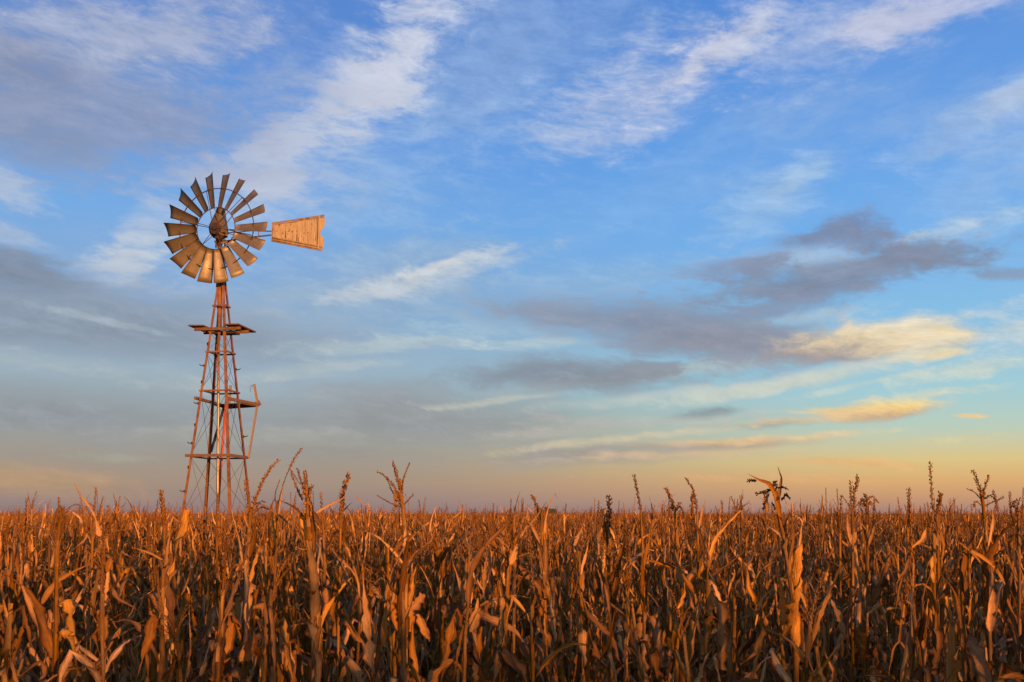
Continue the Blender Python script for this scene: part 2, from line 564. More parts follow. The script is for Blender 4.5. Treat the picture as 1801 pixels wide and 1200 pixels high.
MAT_STRIP = rough_paint('ribbed_edge_strip', (0.06, 0.036, 0.018), (0.105, 0.066, 0.034), (0.15, 0.1, 0.054), 5, 0.2, 0.5)
MAT_TIMBER = rough_paint('old_timber', (0.07, 0.034, 0.017), (0.125, 0.066, 0.033), (0.19, 0.115, 0.06), 5, 0.0, 0.75, (.8, 8, 8), 0.5)
MAT_GREYWOOD = rough_paint('grey_timber', (0.1200, 0.0920, 0.0640), (0.2080, 0.1600, 0.1120), (0.2880, 0.2240, 0.1600), 5, 0.0, 0.8, (8, 8, .8), 0.5)
MAT_DECK = rough_paint('dark_deck', (0.0480, 0.0240, 0.0144), (0.0960, 0.0480, 0.0256), (0.1600, 0.0800, 0.0400), 6, 0.0, 0.75, (1, 8, 1), 0.4)
MAT_PIPE = rough_paint('worn_pipe', (0.1920, 0.1200, 0.0600), (0.2720, 0.1880, 0.1040), (0.3360, 0.2480, 0.1520), 5, 0.5, 0.42, (3, 3, .6), 0.1)
MAT_RED = rough_paint('red_pole_paint', (0.3040, 0.0480, 0.0096), (0.4000, 0.0720, 0.0160), (0.4400, 0.1040, 0.0320), 6, 0.0, 0.5)
MAT_LETTER = rough_paint('flaked_black_paint', (0.03, 0.019, 0.011), (0.05, 0.03, 0.018), (0.075, 0.046, 0.028), 12, 0.0, 0.7)

Ms = Mat('field_soil')
oc = Ms.n('ShaderNodeTexCoord').outputs['Object']
n1 = Ms.noise(oc, 1.3, 8, 0.7)
Ms.l(Ms.ramp(n1, [(0.3, (.035, .023, .014)), (0.55, (.075, .05, .03)), (0.75, (.16, .1, .05))]), Ms.b.inputs['Base Color'])
Ms.b.inputs['Roughness'].default_value = 0.95
Ms.bump(n1, 0.8, 0.05)
MAT_SOIL = Ms.m

Mt = Mat('tree_foliage')
oc = Mt.n('ShaderNodeTexCoord').outputs['Object']
Mt.l(Mt.ramp(Mt.noise(oc, 0.8, 4), [(0.35, (.035, .04, .022)), (0.65, (.075, .07, .04))]), Mt.b.inputs['Base Color'])
Mt.b.inputs['Roughness'].default_value = 0.8
MAT_TREE = Mt.m
MAT_BARK = rough_paint('bark', (0.0400, 0.0280, 0.0200), (0.0720, 0.0520, 0.0360), (0.1040, 0.0720, 0.0480), 3)


# ------------------------------------------------------------------ mesh builder
class MB:
    def __init__(self):
        self.v, self.f, self.uv = [], [], []

    def add(self, vs, fs, uvs=None):
        o = len(self.v)
        self.v += [tuple(p) for p in vs]
        self.uv += list(uvs) if uvs is not None else [(0.0, 0.0)] * len(vs)
        self.f += [tuple(i + o for i in f) for f in fs]

    def join(self, other, mat=None):
        vs = other.v if mat is None else [tuple(mat @ Vector(p)) for p in other.v]
        self.add(vs, other.f, other.uv)

    def beam(self, p0, p1, w, h, up=(0, 0, 1)):
        p0, p1 = Vector(p0), Vector(p1)
        t = (p1 - p0).normalized()
        s = t.cross(Vector(up))
        if s.length < 1e-4:
            s = t.cross(Vector((1, 0, 0)))
        s.normalize()
        u = s.cross(t)
        vs = []
        for p in (p0, p1):
            for a, b in ((-1, -1), (1, -1), (1, 1), (-1, 1)):
                vs.append(p + s * (a * w / 2) + u * (b * h / 2))
        self.add(vs, [(0, 1, 2, 3), (7, 6, 5, 4), (0, 4, 5, 1), (1, 5, 6, 2), (2, 6, 7, 3), (3, 7, 4, 0)])
        return self

    def tube(self, pts, rad, n=6, uid=0.0, caps=True):
        pts = [Vector(p) for p in pts]
        m = len(pts)
        if not hasattr(rad, '__len__'):
            rad = [rad] * m
        ref = Vector((0.31, 0.17, 0.93)) if abs((pts[-1] - pts[0]).normalized().z) < 0.8 else Vector((0.93, 0.31, 0.17))
        vs, uvs, fs = [], [], []
        L = 0.0
        for i, p in enumerate(pts):
            t = (pts[min(i + 1, m - 1)] - pts[max(i - 1, 0)]).normalized()
            s = t.cross(ref).normalized()
            u = s.cross(t)
            if i:
                L += (p - pts[i - 1]).length
            for k in range(n):
                a = 2 * math.pi * k / n
                vs.append(p + (s * math.cos(a) + u * math.sin(a)) * rad[i])
                uvs.append((uid + 0.05 + 0.9 * abs(2 * k / n - 1), L))
        for i in range(m - 1):
            for k in range(n):
                k2 = (k + 1) % n
                fs.append((i * n + k, i * n + k2, (i + 1) * n + k2, (i + 1) * n + k))
        if caps:
            fs.append(tuple(range(n - 1, -1, -1)))
            fs.append(tuple((m - 1) * n + k for k in range(n)))
        self.add(vs, fs, uvs)
        return self

    def ribbon(self, pts, widths, sides, fold=0.25, wave=0.0, phase=0.0, uid=0.0):
        """a leaf: centre line, half widths and side vectors; folded along its midrib, edges waved"""
        vs, uvs, fs = [], [], []
        m = len(pts)
        L = 0.0
        for i in range(m):
            p = pts[i]
            t = (pts[min(i + 1, m - 1)] - pts[max(i - 1, 0)]).normalized()
            s = sides[i] - t * sides[i].dot(t)
            if s.length < 1e-5:
                s = t.orthogonal()
            s.normalize()
            nrm = s.cross(t)
            if i:
                L += (p - pts[i - 1]).length
            w = widths[i]
            tear = [0.42 if (h := (math.sin(i * 12.9898 + phase * 78.233 + q_ * 37.7) * 43758.5453) % 1) < .13 else .8 + .3 * h for q_ in (0, 1)]
            e1 = fold * w + wave * w * math.sin(phase + 11 * L / 0.35)
            e2 = fold * w + wave * w * math.sin(phase + 2.1 + 9 * L / 0.35)
            q = 0.5 * w
            vs += [p - s * w * tear[0] + nrm * e1 * tear[0], p - s * q * tear[0] ** .5 + nrm * e1 * .34, p - nrm * .12 * w, p + s * q * tear[1] ** .5 + nrm * e2 * .34, p + s * w * tear[1] + nrm * e2 * tear[1]]
            uvs += [(uid + .04, L), (uid + .27, L), (uid + .5, L), (uid + .73, L), (uid + .96, L)]
        for i in range(m - 1):
            for k in range(4):
                a = i * 5 + k
                fs.append((a, a + 1, a + 6, a + 5))
        self.add(vs, fs, uvs)
        return self

    def mesh(self, name, mat, smooth=False):
        me = bpy.data.meshes.new(name)
        me.from_pydata(self.v, [], self.f)
        if len(me.polygons):
            uvl = me.uv_layers.new(name='UVMap')
            vi = np.empty(len(me.loops), dtype=np.int32)
            me.loops.foreach_get('vertex_index', vi)
            uvl.data.foreach_set('uv', np.array(self.uv, dtype=np.float32)[vi].ravel())
            if smooth:
                me.polygons.foreach_set('use_smooth', [True] * len(me.polygons))
        me.materials.append(mat)
        return me

    def build(self, name, mat, parent=None, smooth=False):
        return link(name, self.mesh(name, mat, smooth), parent)


def link(name, data, parent=None, loc=None):
    o = bpy.data.objects.new(name, data)
    col.objects.link(o)
    if parent is not None:
        o.parent = parent
    if loc is not None:
        o.location = loc
    return o


def tag(o, label=None, cat=None, group=None, kind=None):
    for k, v in (('label', label), ('category', cat), ('group', group), ('kind', kind)):
        if v:
            o[k] = v
    return o


def empty(name, loc=(0, 0, 0), rz=0.0):
    o = link(name, None, None, loc)
    o.rotation_euler = (0, 0, rz)
    o.empty_display_size = 0.3
    return o


# ------------------------------------------------------------------ ground
g = MB()
g.add([(-6000, -2000, 0), (6000, -2000, 0), (6000, 9000, 0), (-6000, 9000, 0)], [(0, 1, 2, 3)])
tag(g.build('ground', MAT_SOIL), kind='structure')

# ------------------------------------------------------------------ windmill
WY = 22.0
axis = P(382, 905, WY)
WX = axis.x
wm = empty('windmill', (WX, WY, 0), 0)
tag(wm, 'rusty farm windmill with eighteen-bladed wheel and plank tail rising from the corn', 'windmill')
TA = R(-8.3)
TROT = Matrix.Rotation(TA, 3, 'Z')


def W(lx, ly, z):
    """tower axes -> windmill coordinates"""
    p = TROT @ Vector((lx, ly, 0))
    return Vector((p.x, p.y, z))


def WP(px, py, Y):
    """photo pixel at depth Y -> windmill coordinates"""
    p = P(px, py, Y)
    return Vector((p.x - WX, p.y - WY, p.z))


LEANX = 0.0075      # the tower leans a little to the right


def ha(z):
    """half side of the square tower at height z"""
    return max(0.05, (0.80 - 0.1345 * (z - 2.35)) / math.sqrt(2))


def corner(sx, sy, z):
    a = ha(z)
    p = W(sx * a, sy * a, z)
    p.x += LEANX * (z - 2.35)
    return p


ZT = 7.75
for sx, sy in ((-1, -1), (1, -1), (1, 1), (-1, 1)):
    m = MB()
    fl, th = 0.06, 0.011
    zs = (-0.1, 2.5, 5.2, ZT)
    ex, ey = TROT @ Vector((sx, 0, 0)), TROT @ Vector((0, sy, 0))
    prof = [(0, 0), (-fl, 0), (-fl, -th), (-th, -th), (-th, -fl), (0, -fl)]
    vs = []
    for z in zs:
        c = corner(sx, sy, z)
        k = 1.0 - 0.16 * (z / ZT)
        for a, b in prof:
            vs.append(c + ex * (a * k) + ey * (b * k))
    fs = []
    for i in range(len(zs) - 1):
        for k in range(6):
            k2 = (k + 1) % 6
            q = (i * 6 + k, i * 6 + k2, (i + 1) * 6 + k2, (i + 1) * 6 + k)
            fs.append(q if sx * sy > 0 else q[::-1])
    fs.append(tuple(range(18, 24)))
    m.add(vs, fs)
    m.build('tower_leg', MAT_RUST, wm)

FACES = [((-1, -1), (1, -1)), ((1, -1), (1, 1)), ((1, 1), (-1, 1)), ((-1, 1), (-1, -1))]
LEVELS = [2.28, 3.63, 5.06, 5.93, 6.97]


def girt(z, face, h, w, out, ext0=0.0, ext1=0.0, mat=MAT_RUST, name='cross_beam'):
    p0, p1 = corner(*face[0], z), corner(*face[1], z)
    mid = (p0 + p1) / 2
    o = Vector((mid.x - LEANX * (z - 2.35), mid.y, 0)).normalized() * out
    t = (p1 - p0).normalized()
    return MB().beam(p0 + o - t * ext0, p1 + o + t * ext1, w, h).build(name, mat, wm)


for li, z in enumerate(LEVELS):
    for fi, fc in enumerate(FACES):
        if z == 2.28:
            if fi == 0:
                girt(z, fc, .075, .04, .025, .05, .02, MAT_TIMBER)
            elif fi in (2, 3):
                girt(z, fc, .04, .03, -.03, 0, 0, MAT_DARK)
        elif z == 3.63:
            if fi == 0:
                girt(z, fc, .06, .035, .025, .1, .02, MAT_TIMBER)
            elif fi == 1:
                girt(z, fc, .065, .03, .022, .0, .04, MAT_TIMBER)
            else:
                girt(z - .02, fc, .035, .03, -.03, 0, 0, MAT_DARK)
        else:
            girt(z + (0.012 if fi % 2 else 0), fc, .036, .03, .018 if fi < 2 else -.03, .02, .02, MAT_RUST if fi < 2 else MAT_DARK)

# crossed brace wires on every face
bounds = [0.6, 2.28, 3.63, 5.06, 5.93, 6.40]
for k in range(len(bounds) - 1):
    z0, z1 = bounds[k], bounds[k + 1]
    for fi, fc in enumerate(FACES):
        if k == 4 and fi > 1:
            continue
        for a, b in ((0, 1), (1, 0)):
            p0, p1 = corner(*fc[a], z0 + .03), corner(*fc[b], z1 - .03)
            mid = (corner(*fc[0], z0) + corner(*fc[1], z0)) / 2
            o = Vector((mid.x, mid.y, 0)).normalized() * (-.02 - .006 * a)
            c = (p0 + p1) / 2 + o + Vector((0, 0, -.01))
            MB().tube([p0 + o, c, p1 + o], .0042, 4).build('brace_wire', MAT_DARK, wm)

# climbing pegs on the left leg, a few on the right one
for z, sd_, c in ((2.85, -1, (-1, -1)), (3.37, 1, (-1, -1)), (3.9, -1, (-1, -1)), (4.3, 1, (-1, -1)), (4.78, -1, (-1, -1)), (5.25, 1, (-1, -1)),
                  (5.62, -1, (-1, -1)), (6.1, 1, (-1, -1)), (5.6, 1, (1, 1)), (4.1, 1, (1, 1))):
    p = corner(*c, z)
    d = W(-.8, -.35, 0).normalized() if c == (-1, -1) else W(.8, .4, 0).normalized()
    if sd_ > 0 and c == (-1, -1):
        d = W(.5, -.9, 0).normalized()
    m = MB().tube([p - d * .02, p + d * .07, p + d * .1 + Vector((0, 0, .03))], [.012, .012, .009], 6)
    m.beam(p + d * .004 - Vector((0, 0, .03)), p + d * .004 + Vector((0, 0, .03)), .075, .012)
    m.build('climbing_peg', MAT_DARK, wm)

# platform under the wheel
ZP = 6.44
lx0 = LEANX * (ZP - 2.35)
pf = MB()
a_ = ha(ZP)
for ly, xa, xb in ((-a_ - .035, -.52, .55), (a_ + .035, -.5, .56)):
    pf.beam(W(xa, ly, ZP) + Vector((lx0, 0, 0)), W(xb, ly, ZP) + Vector((lx0, 0, 0)), .05, .066)
pfo = pf.build('platform', MAT_TIMBER, wm)
for cx, ya, yb in ((-.52, -.40, .5), (-.395, -.38, .52), (.395, -.40, .56), (.52, -.39, .58), (-.29, -.37, .49), (.29, -.40, .55)):
    if abs(cx) < .3 and cx < 0:
        wdt = .075
    else:
        wdt = .12 if abs(cx) > .3 else .08
    MB().beam(W(cx, ya, ZP + .056) + Vector((lx0, 0, 0)), W(cx, yb, ZP + .056) + Vector((lx0, 0, 0)), wdt, .028).build('plank', MAT_DECK, pfo)
for ly in (-.02, .15):
    MB().beam(W(-.2, ly, ZP - .06) + Vector((lx0, 0, 0)), W(.36, ly, ZP - .06) + Vector((lx0, 0, 0)), .09, .035).build('joist', MAT_DARK, pfo)

# broken walkway half way up
ZW = 4.89
d0, d1 = WP(343, 700, 21.7), WP(402, 716, 23.5)
b0, b1 = WP(401, 701, 21.8), WP(455, 712, 23.05)
wk = MB().beam(d0, d1, .05, .06).beam(b0, b1, .05, .065)
wko = wk.build('walkway', MAT_TIMBER, wm)
for k in range(5):
    t0, t1 = .56 + .09 * k, .52 + .1 * k
    q0, q1 = d0.lerp(d1, min(t0, 1)), b0.lerp(b1, t1)
    MB().beam(q0 - Vector((0, 0, .045)), q1 - Vector((0, 0, .045)), .13, .025).build('plank', MAT_DECK, wko)
MB().beam(WP(405.5, 678, 23.3), WP(403, 712, 23.4), .05, .05, (0, 1, 0)).build('post', MAT_GREYWOOD, wko)
MB().beam(WP(447, 676, 22.9), WP(453.5, 714, 23.05), .048, .042, (0, 1, 0)).build('post', MAT_GREYWOOD, wko)
MB().beam(WP(452.5, 712, 23.0), WP(437, 806, 22.3), .042, .036, (0, 1, 0)).build('strut', MAT_GREYWOOD, wko)
MB().beam(WP(394, 716, 23.3), WP(371, 795, 22.7), .05, .04, (0, 1, 0)).build('strut', MAT_DARK, wko)
MB().beam(WP(401, 716, 23.4), WP(454, 713, 23.1), .05, .06).build('joist', MAT_DECK, wko)
MB().beam(WP(452, 706, 23.08), WP(456, 713, 23.08), .10, .07, (0, 1, 0)).build('bracket', MAT_RUST, wko)
MB().tube([WP(447, 677, 22.9), WP(443, 681, 22.9), WP(440, 685, 22.85), WP(441, 690, 22.85)], .004, 4).build('loose_wire', MAT_DARK, wko)
MB().tube([WP(447, 677, 22.9), WP(441, 679, 22.9), WP(438, 682, 22.85)], .004, 4).build('loose_wire', MAT_DARK, wko)

# pump rod, red pole and mast
MB().tube([WP(381.5, 1075, 21.85), WP(382.5, 905, 21.85), WP(384, 690, 21.9), WP(385, 582, 21.95)], [.03, .03, .028, .022], 10).build('pump_rod', MAT_PIPE, wm, True)
MB().tube([WP(385, 582, 21.95), WP(386, 545, 22), WP(386.5, 490, 22)], .016, 8).build('pump_rod', MAT_PIPE, wm, True)
MB().beam(WP(385.6, 560, 21.94), WP(385.6, 600, 21.94), .05, .03, (0, 1, 0)).build('rod_guide', MAT_TIMBER, wm)
MB().tube([WP(374, 1080, 22.2), WP(382, 904, 22.2), WP(398, 700, 22.25)], [.036, .034, .026], 8).build('red_pole', MAT_RED, wm, True)
mast = MB().tube([WP(386, 575, 22), WP(386.5, 430, 22)], [.05, .045], 10)
mast.tube([WP(386.5, 505, 22), WP(386.5, 493, 22)], [.09, .075], 10)
mast.build('mast', MAT_RUST, wm)
mast = MB()
mast.tube([WP(386.5, 436, 22), WP(386.5, 423, 22)], [.05, .08], 10)
mast.beam(WP(377, 425, 21.9), WP(397, 422, 22), .05, .03)
mast.tube([WP(380, 436, 21.9), WP(380, 423, 21.9)], .02, 6)
mast.tube([WP(396, 436, 22), WP(395, 422, 22)], .02, 6)
mast.beam(WP(388, 428, 21.9), WP(410, 424, 22), .03, .04)
mast.build('turntable', MAT_DARK, wm)

# wheel
YAW = R(13)
wc = WP(379.3, 401.8, 21.62)
nv = Vector((-math.sin(YAW), -math.cos(YAW), 0))       # wheel axis, towards the camera and left
rv = Vector((math.cos(YAW), -math.sin(YAW), 0))
uv_ = Vector((0, 0, 1))
SC = 21.62 / FPX
R_IN, R_OUT, R_TIP = 37.4 * SC, 72.5 * SC, 98 * SC


def wpt(r, ang, n=0.0):
    """wheel plane: ang clockwise from the top"""
    return wc + (rv * math.sin(ang) + uv_ * math.cos(ang)) * r + nv * n


hub = MB()
hub.tube([wc - nv * .26, wc - nv * .02, wc + nv * .07], [.05, .06, .045], 12)
hub.tube([wc - nv * .2, wc - nv * .185], .115, 14)
hub.tube([wc + nv * .0, wc + nv * .016], .13, 14)
wheel = hub.build('wheel', MAT_DARK, wm)


def ring(r, rad, n=0.0):
    m = MB()
    N = 72
    vs, fs = [], []
    for i in range(N):
        a = 2 * math.pi * i / N
        c = wpt(r, a, n)
        rd = (c - wpt(0, 0, n)).normalized()
        for k in range(6):
            b = 2 * math.pi * k / 6
            vs.append(c + rd * math.cos(b) * rad + nv * math.sin(b) * rad * 1.6)
    for i in range(N):
        for k in range(6):
            fs.append((i * 6 + k, i * 6 + (k + 1) % 6, ((i + 1) % N) * 6 + (k + 1) % 6, ((i + 1) % N) * 6 + k))
    m.add(vs, fs)
    return m


ring(R_IN, .0095, -.01).build('inner_rim', MAT_DARK, wheel, True)
ring(R_OUT, .0105, -.03).build('outer_rim', MAT_DARK, wheel, True)
PB = R(33)
NB = 18
rb = random.Random(4)
for k in range(NB):
    ang = R(-7.5 + 20 * k + rb.uniform(-.8, .8))
    t = rv * math.cos(ang) - uv_ * math.sin(ang)          # clockwise tangent
    pb = PB + R(rb.uniform(-2.5, 2.5))
    ch = t * math.cos(pb) + nv * math.sin(pb)
    nb = nv * math.cos(pb) - t * math.sin(pb)
    rd = rv * math.sin(ang) + uv_ * math.cos(ang)
    vs, fs = [], []
    NR, NC = 6, 8
    for side in (0, 1):
        for i in range(NR + 1):
            f = i / NR
            r = R_IN + .005 + (R_TIP - R_IN) * f
            hw = .088 + (.158 - .088) * f
            for j in range(NC + 1):
                s = -1 + 2 * j / NC
                camber = (.03 * (hw / .15)) * (s * s - .45)
                p = wc + rd * (r + .018 * s * f * (1 if i == NR else 0)) + ch * (s * hw) + nb * (camber - .004 * side)
                vs.append(p)
    row = NC + 1
    off = (NR + 1) * row
    for i in range(NR):
        for j in range(NC):
            a = i * row + j
            fs.append((a, a + 1, a + row + 1, a + row))
            fs.append((off + a, off + a + row, off + a + row + 1, off + a + 1))
    for i in range(NR):
        for j0 in (0, NC):
            a = i * row + j0
            fs.append((a, a + row, off + a + row, off + a))
    for j in range(NC):
        for i0 in (0, NR):
            a = i0 * row + j
            fs.append((a, a + 1, off + a + 1, off + a))
    m = MB()
    m.add(vs, fs)
    m.build('blade', MAT_BLADE, wheel, True)
    # clip holding the blade on the outer rim
    c = wpt(R_OUT, ang, -.03)
    MB().beam(c - ch * .09 + nb * .012, c + ch * .07 - nb * .03, .02, .012, tuple(rd)).build('blade_clip', MAT_DARK, wheel)
for k in range(6):
    ang = R(-14 + 60 * k)
    for dn, da in ((.05, -2.6), (-.16, 2.6)):
        MB().tube([wpt(.10, ang + R(da * 5), dn), wpt(R_OUT, ang + R(da), -.03)], .0075, 5).build('spoke', MAT_DARK, wheel)
    q = R(20)
    MB().beam(wpt(R_OUT - .012, ang, -.03), wpt(R_OUT + .02, ang, -.03), .06, .02, tuple(nv)).build('rim_clamp', MAT_DARK, wheel)

# gear box hood behind the wheel
hd = MB()
secs = [(419.5, 8, 385.5, .10), (416, 13, 385.5, .16), (411, 15.6, 385, .2), (404, 16.2, 384.3, .21), (398, 15.4, 384.2, .2), (385, 11.2, 386.2, .15), (374, 8.2, 388, .11),
        (368, 7.4, 388.5, .09), (365.8, 4.5, 388.5, .05)]
ns = 14
vs, fs = [], []
for py, hw, cx, dp in secs:
    c = WP(cx, py, 21.98)
    for k in range(ns):
        a = 2 * math.pi * k / ns
        ca, sa = math.cos(a), math.sin(a)
        e = .72
        x = math.copysign(abs(ca) ** e, ca) * hw * SC
        y = math.copysign(abs(sa) ** .9, sa) * dp
        vs.append(c + rv * x - nv * y)
for i in range(len(secs) - 1):
    for k in range(ns):
        k2 = (k + 1) % ns
        fs.append((i * ns + k, i * ns + k2, (i + 1) * ns + k2, (i + 1) * ns + k))
fs.append(tuple(range(ns - 1, -1, -1)))
fs.append(tuple((len(secs) - 1) * ns + k for k in range(ns)))
hd.add(vs, fs)
hood = hd.build('gear_hood', MAT_HOOD, wm)
gb = MB()
gb.tube([WP(376, 404, 21.75), WP(376, 404, 22.0)], .085, 12)
gb.tube([WP(391, 407, 21.75), WP(391, 407, 22.0)], .095, 12)
gb.beam(WP(374, 413, 21.85), WP(400, 413, 21.95), .16, .10)
gb.tube([WP(385, 414, 21.8), WP(385.5, 425, 22)], [.1, .06], 10)
gb.build('gear_box', MAT_DARK, wm)

# tail boom and vane
TY = R(14)
tdir = Vector((math.cos(TY), math.sin(TY), 0))
tn = Vector((math.sin(TY), -math.cos(TY), 0))            # towards the camera
Y0 = 22.0


def tail(px, py, out=0.0):
    """photo pixel on the tail's vertical plane, 'out' metres in front of it"""
    d = ray(px, py)
    o = Vector((WX + (387 - 382) * WY / FPX, Y0, 0))
    # o + s*tdir lies under the ray (0,0,EYE) + Y*d
    A = np.array([[tdir.x, -d.x], [tdir.y, -d.y]])
    s, Yq = np.linalg.solve(A, np.array([-o.x, -o.y]))
    p = Vector((0, 0, EYE)) + d * Yq
    return Vector((p.x - WX, p.y - WY, p.z)) + tn * out


bm_ = MB()
bm_.tube([tail(392, 404), tail(478, 407)], .013, 6)
bm_.tube([tail(392, 425), tail(440, 418), tail(478, 413.5)], .019, 8)
bm_.tube([tail(410, 407, .01), tail(442, 414, .01)], .011, 6)
bm_.tube([tail(398, 410), tail(450, 405.5)], .011, 6)
bm_.beam(tail(455, 406), tail(455, 416), .02, .02)
bm_.build('tail_boom', MAT_DARK, wm)


def plate(poly, out, th, name, mat, parent, jitter=None):
    front = [tail(x, y, out) for x, y in poly]
    back = [p - tn * th for p in front]
    n = len(poly)
    m = MB()
    m.add(front + back, [tuple(range(n))[::-1], tuple(range(n, 2 * n))] + [(i, (i + 1) % n, n + (i + 1) % n, n + i) for i in range(n)])
    return m.build(name, mat, parent)


def top_y(x):
    return 391.5 + (377.5 - 391.5) * (x - 479) / (571 - 479)


def bot_y(x):
    return 425 + (442 - 425) * (x - 477) / (567 - 477)


vane = plate([(478.5, top_y(478.5) - .3), (481, top_y(481) - .3), (480, bot_y(480) + .3), (477, bot_y(477) + .3)], .02, .03, 'tail_vane', MAT_STRIP, wm)
seams = [480.2, 489.5, 496, 503, 511, 523.6, 533, 541, 548, 556.5, 561.5]
rv_ = random.Random(9)
for i in range(len(seams) - 1):
    gp = .16 if i == 4 else .03
    a, b = seams[i] + gp, seams[i + 1] - gp
    o = rv_.uniform(-.006, .006)
    jt = lambda: rv_.uniform(-1.2, 1.0)
    plate([(a, top_y(a) + 3.4), (b, top_y(b) + 3.4), (b, bot_y(b) - 3.4), (a, bot_y(a) - 3.4)], o, .02, 'board', MAT_VANE, vane)
# dark backing board seen through the gaps
plate([(481, top_y(481) + 2.5), (562, top_y(562) + 2.5), (562, bot_y(562) - 2.5), (481, bot_y(481) - 2.5)], -.032, .008, 'backing_board', MAT_DARK, vane)
# ribbed top and bottom strips
for fy, sgn, rows in ((top_y, 1, 3), (bot_y, -1, 4)):
    for k in range(rows):
        wd = 1.75 if rows == 3 else 2.0
        y0, y1 = k * wd, (k + 1) * wd - .25
        xe = 571 if sgn > 0 else 567
        if k:
            xe -= 1.0
        plate([(479.5, fy(479.5) + sgn * y0), (xe, fy(xe) + sgn * y0), (xe, fy(xe) + sgn * y1), (479.5, fy(479.5) + sgn * y1)], .012 + (.03 if k % 2 else 0), .02, 'edge_strip', MAT_STRIP, vane)
# scalloped end plate: two rounded lobes

pts = [(570.6, 383), (571.7, 388), (571.4, 393), (570, 398), (567.5, 402.5), (564, 406.5), (562.3, 409)]
plate([(561.3, top_y(561.3) + 4.2), (570, 381.8)] + pts + [(561.3, 409)], -.004, .015, 'lobe', MAT_VANE, vane)
pts = [(562.3, 410), (565.5, 413.5), (568, 418), (570, 423), (570.3, 429), (569.5, 434), (568.5, 437)]
plate([(561.3, 410)] + pts + [(561.3, bot_y(561.3) - 5.5)], -.004, .015, 'lobe', MAT_VANE, vane)
plate([(560, 379.6), (562.3, 379.3), (560.2, 439), (558, 439)], .05, .03, 'batten', MAT_VANE, vane)
# flaked remains of black lettering
LET = [
    [(480.6, 399), (481.2, 406), (482.2, 406.6), (481, 407), (480.4, 403)], [(480.2, 408), (480.9, 408.5), (480.6, 413), (479.9, 412.5)],
    [(490.5, 395), (491.8, 396.5), (491.2, 400.5), (490.4, 401), (490, 398)], [(484.8, 406), (486.8, 406.2), (486, 409), (485.2, 408.5)], [(485.2, 414), (486.2, 415.5), (485.3, 417.5)],
    [(497, 408), (498.4, 409.5), (498.4, 412), (497.2, 412.8)], [(496, 419.4), (497.6, 419), (497.8, 421), (494, 420.4)],
    [(502, 405), (503.1, 405), (502.8, 421.4), (501.2, 421)], [(505.2, 407), (509, 406.6), (510.2, 401.6), (511, 402), (510.2, 407.8), (505.4, 408.2)],
    [(505.8, 409.5), (506.8, 410), (506.6, 414), (506, 413.5)], [(510.4, 393.6), (511.6, 394), (511, 398), (510.4, 397)], [(513, 406), (515, 406.2), (515.2, 408), (513.8, 410), (513, 409)],
    [(507.4, 419), (509, 421.5), (510.4, 424), (508, 423)], [(513, 421), (514, 420.6), (513.4, 424.6), (511.4, 424.4)], [(521, 407), (522.8, 404.6), (522.8, 408.4)],
    [(522, 411), (523, 411), (522.6, 425.8), (521, 425.6)], [(524.4, 415), (525, 417), (526, 426), (524.2, 425)], [(533.8, 409.5), (535.8, 408.5), (535.4, 411), (534, 412)], [(540, 408.4), (542, 407.6), (542.2, 410), (541, 410.4)],
    [(533.2, 416), (534, 416), (533.6, 425.4), (532.8, 425)], [(548, 392), (549.2, 394.5), (549, 397), (548, 395)], [(556, 407), (556.6, 410), (556.2, 420), (555.6, 424), (555, 427), (554.4, 424)],
    [(556.4, 385.8), (557.8, 385.6), (557.4, 388.4), (556.4, 388)], [(505, 393.4), (512, 392.2), (524, 390.2), (524, 388.8), (503.6, 392)], [(525, 388.6), (534, 387), (534, 385.7), (525, 387.4)], [(536, 386.6), (544, 385.2), (544, 384), (536, 385.4)],
    [(489.4, 396), (494, 395.2), (494, 394.2), (489.4, 394.9)], [(502.6, 396), (504, 396), (503.4, 398.6)], [(529.4, 415.6), (531, 415.4), (530.4, 418)],
]
for poly in LET:
    mx_, my_ = sum(q[0] for q in poly) / len(poly), sum(q[1] for q in poly) / len(poly)
    poly = [(mx_ + (x - mx_) * .8, my_ + (y - my_) * .78) for x, y in poly]
    plate(poly, .0085, .002, 'paint_flake', MAT_LETTER, vane)

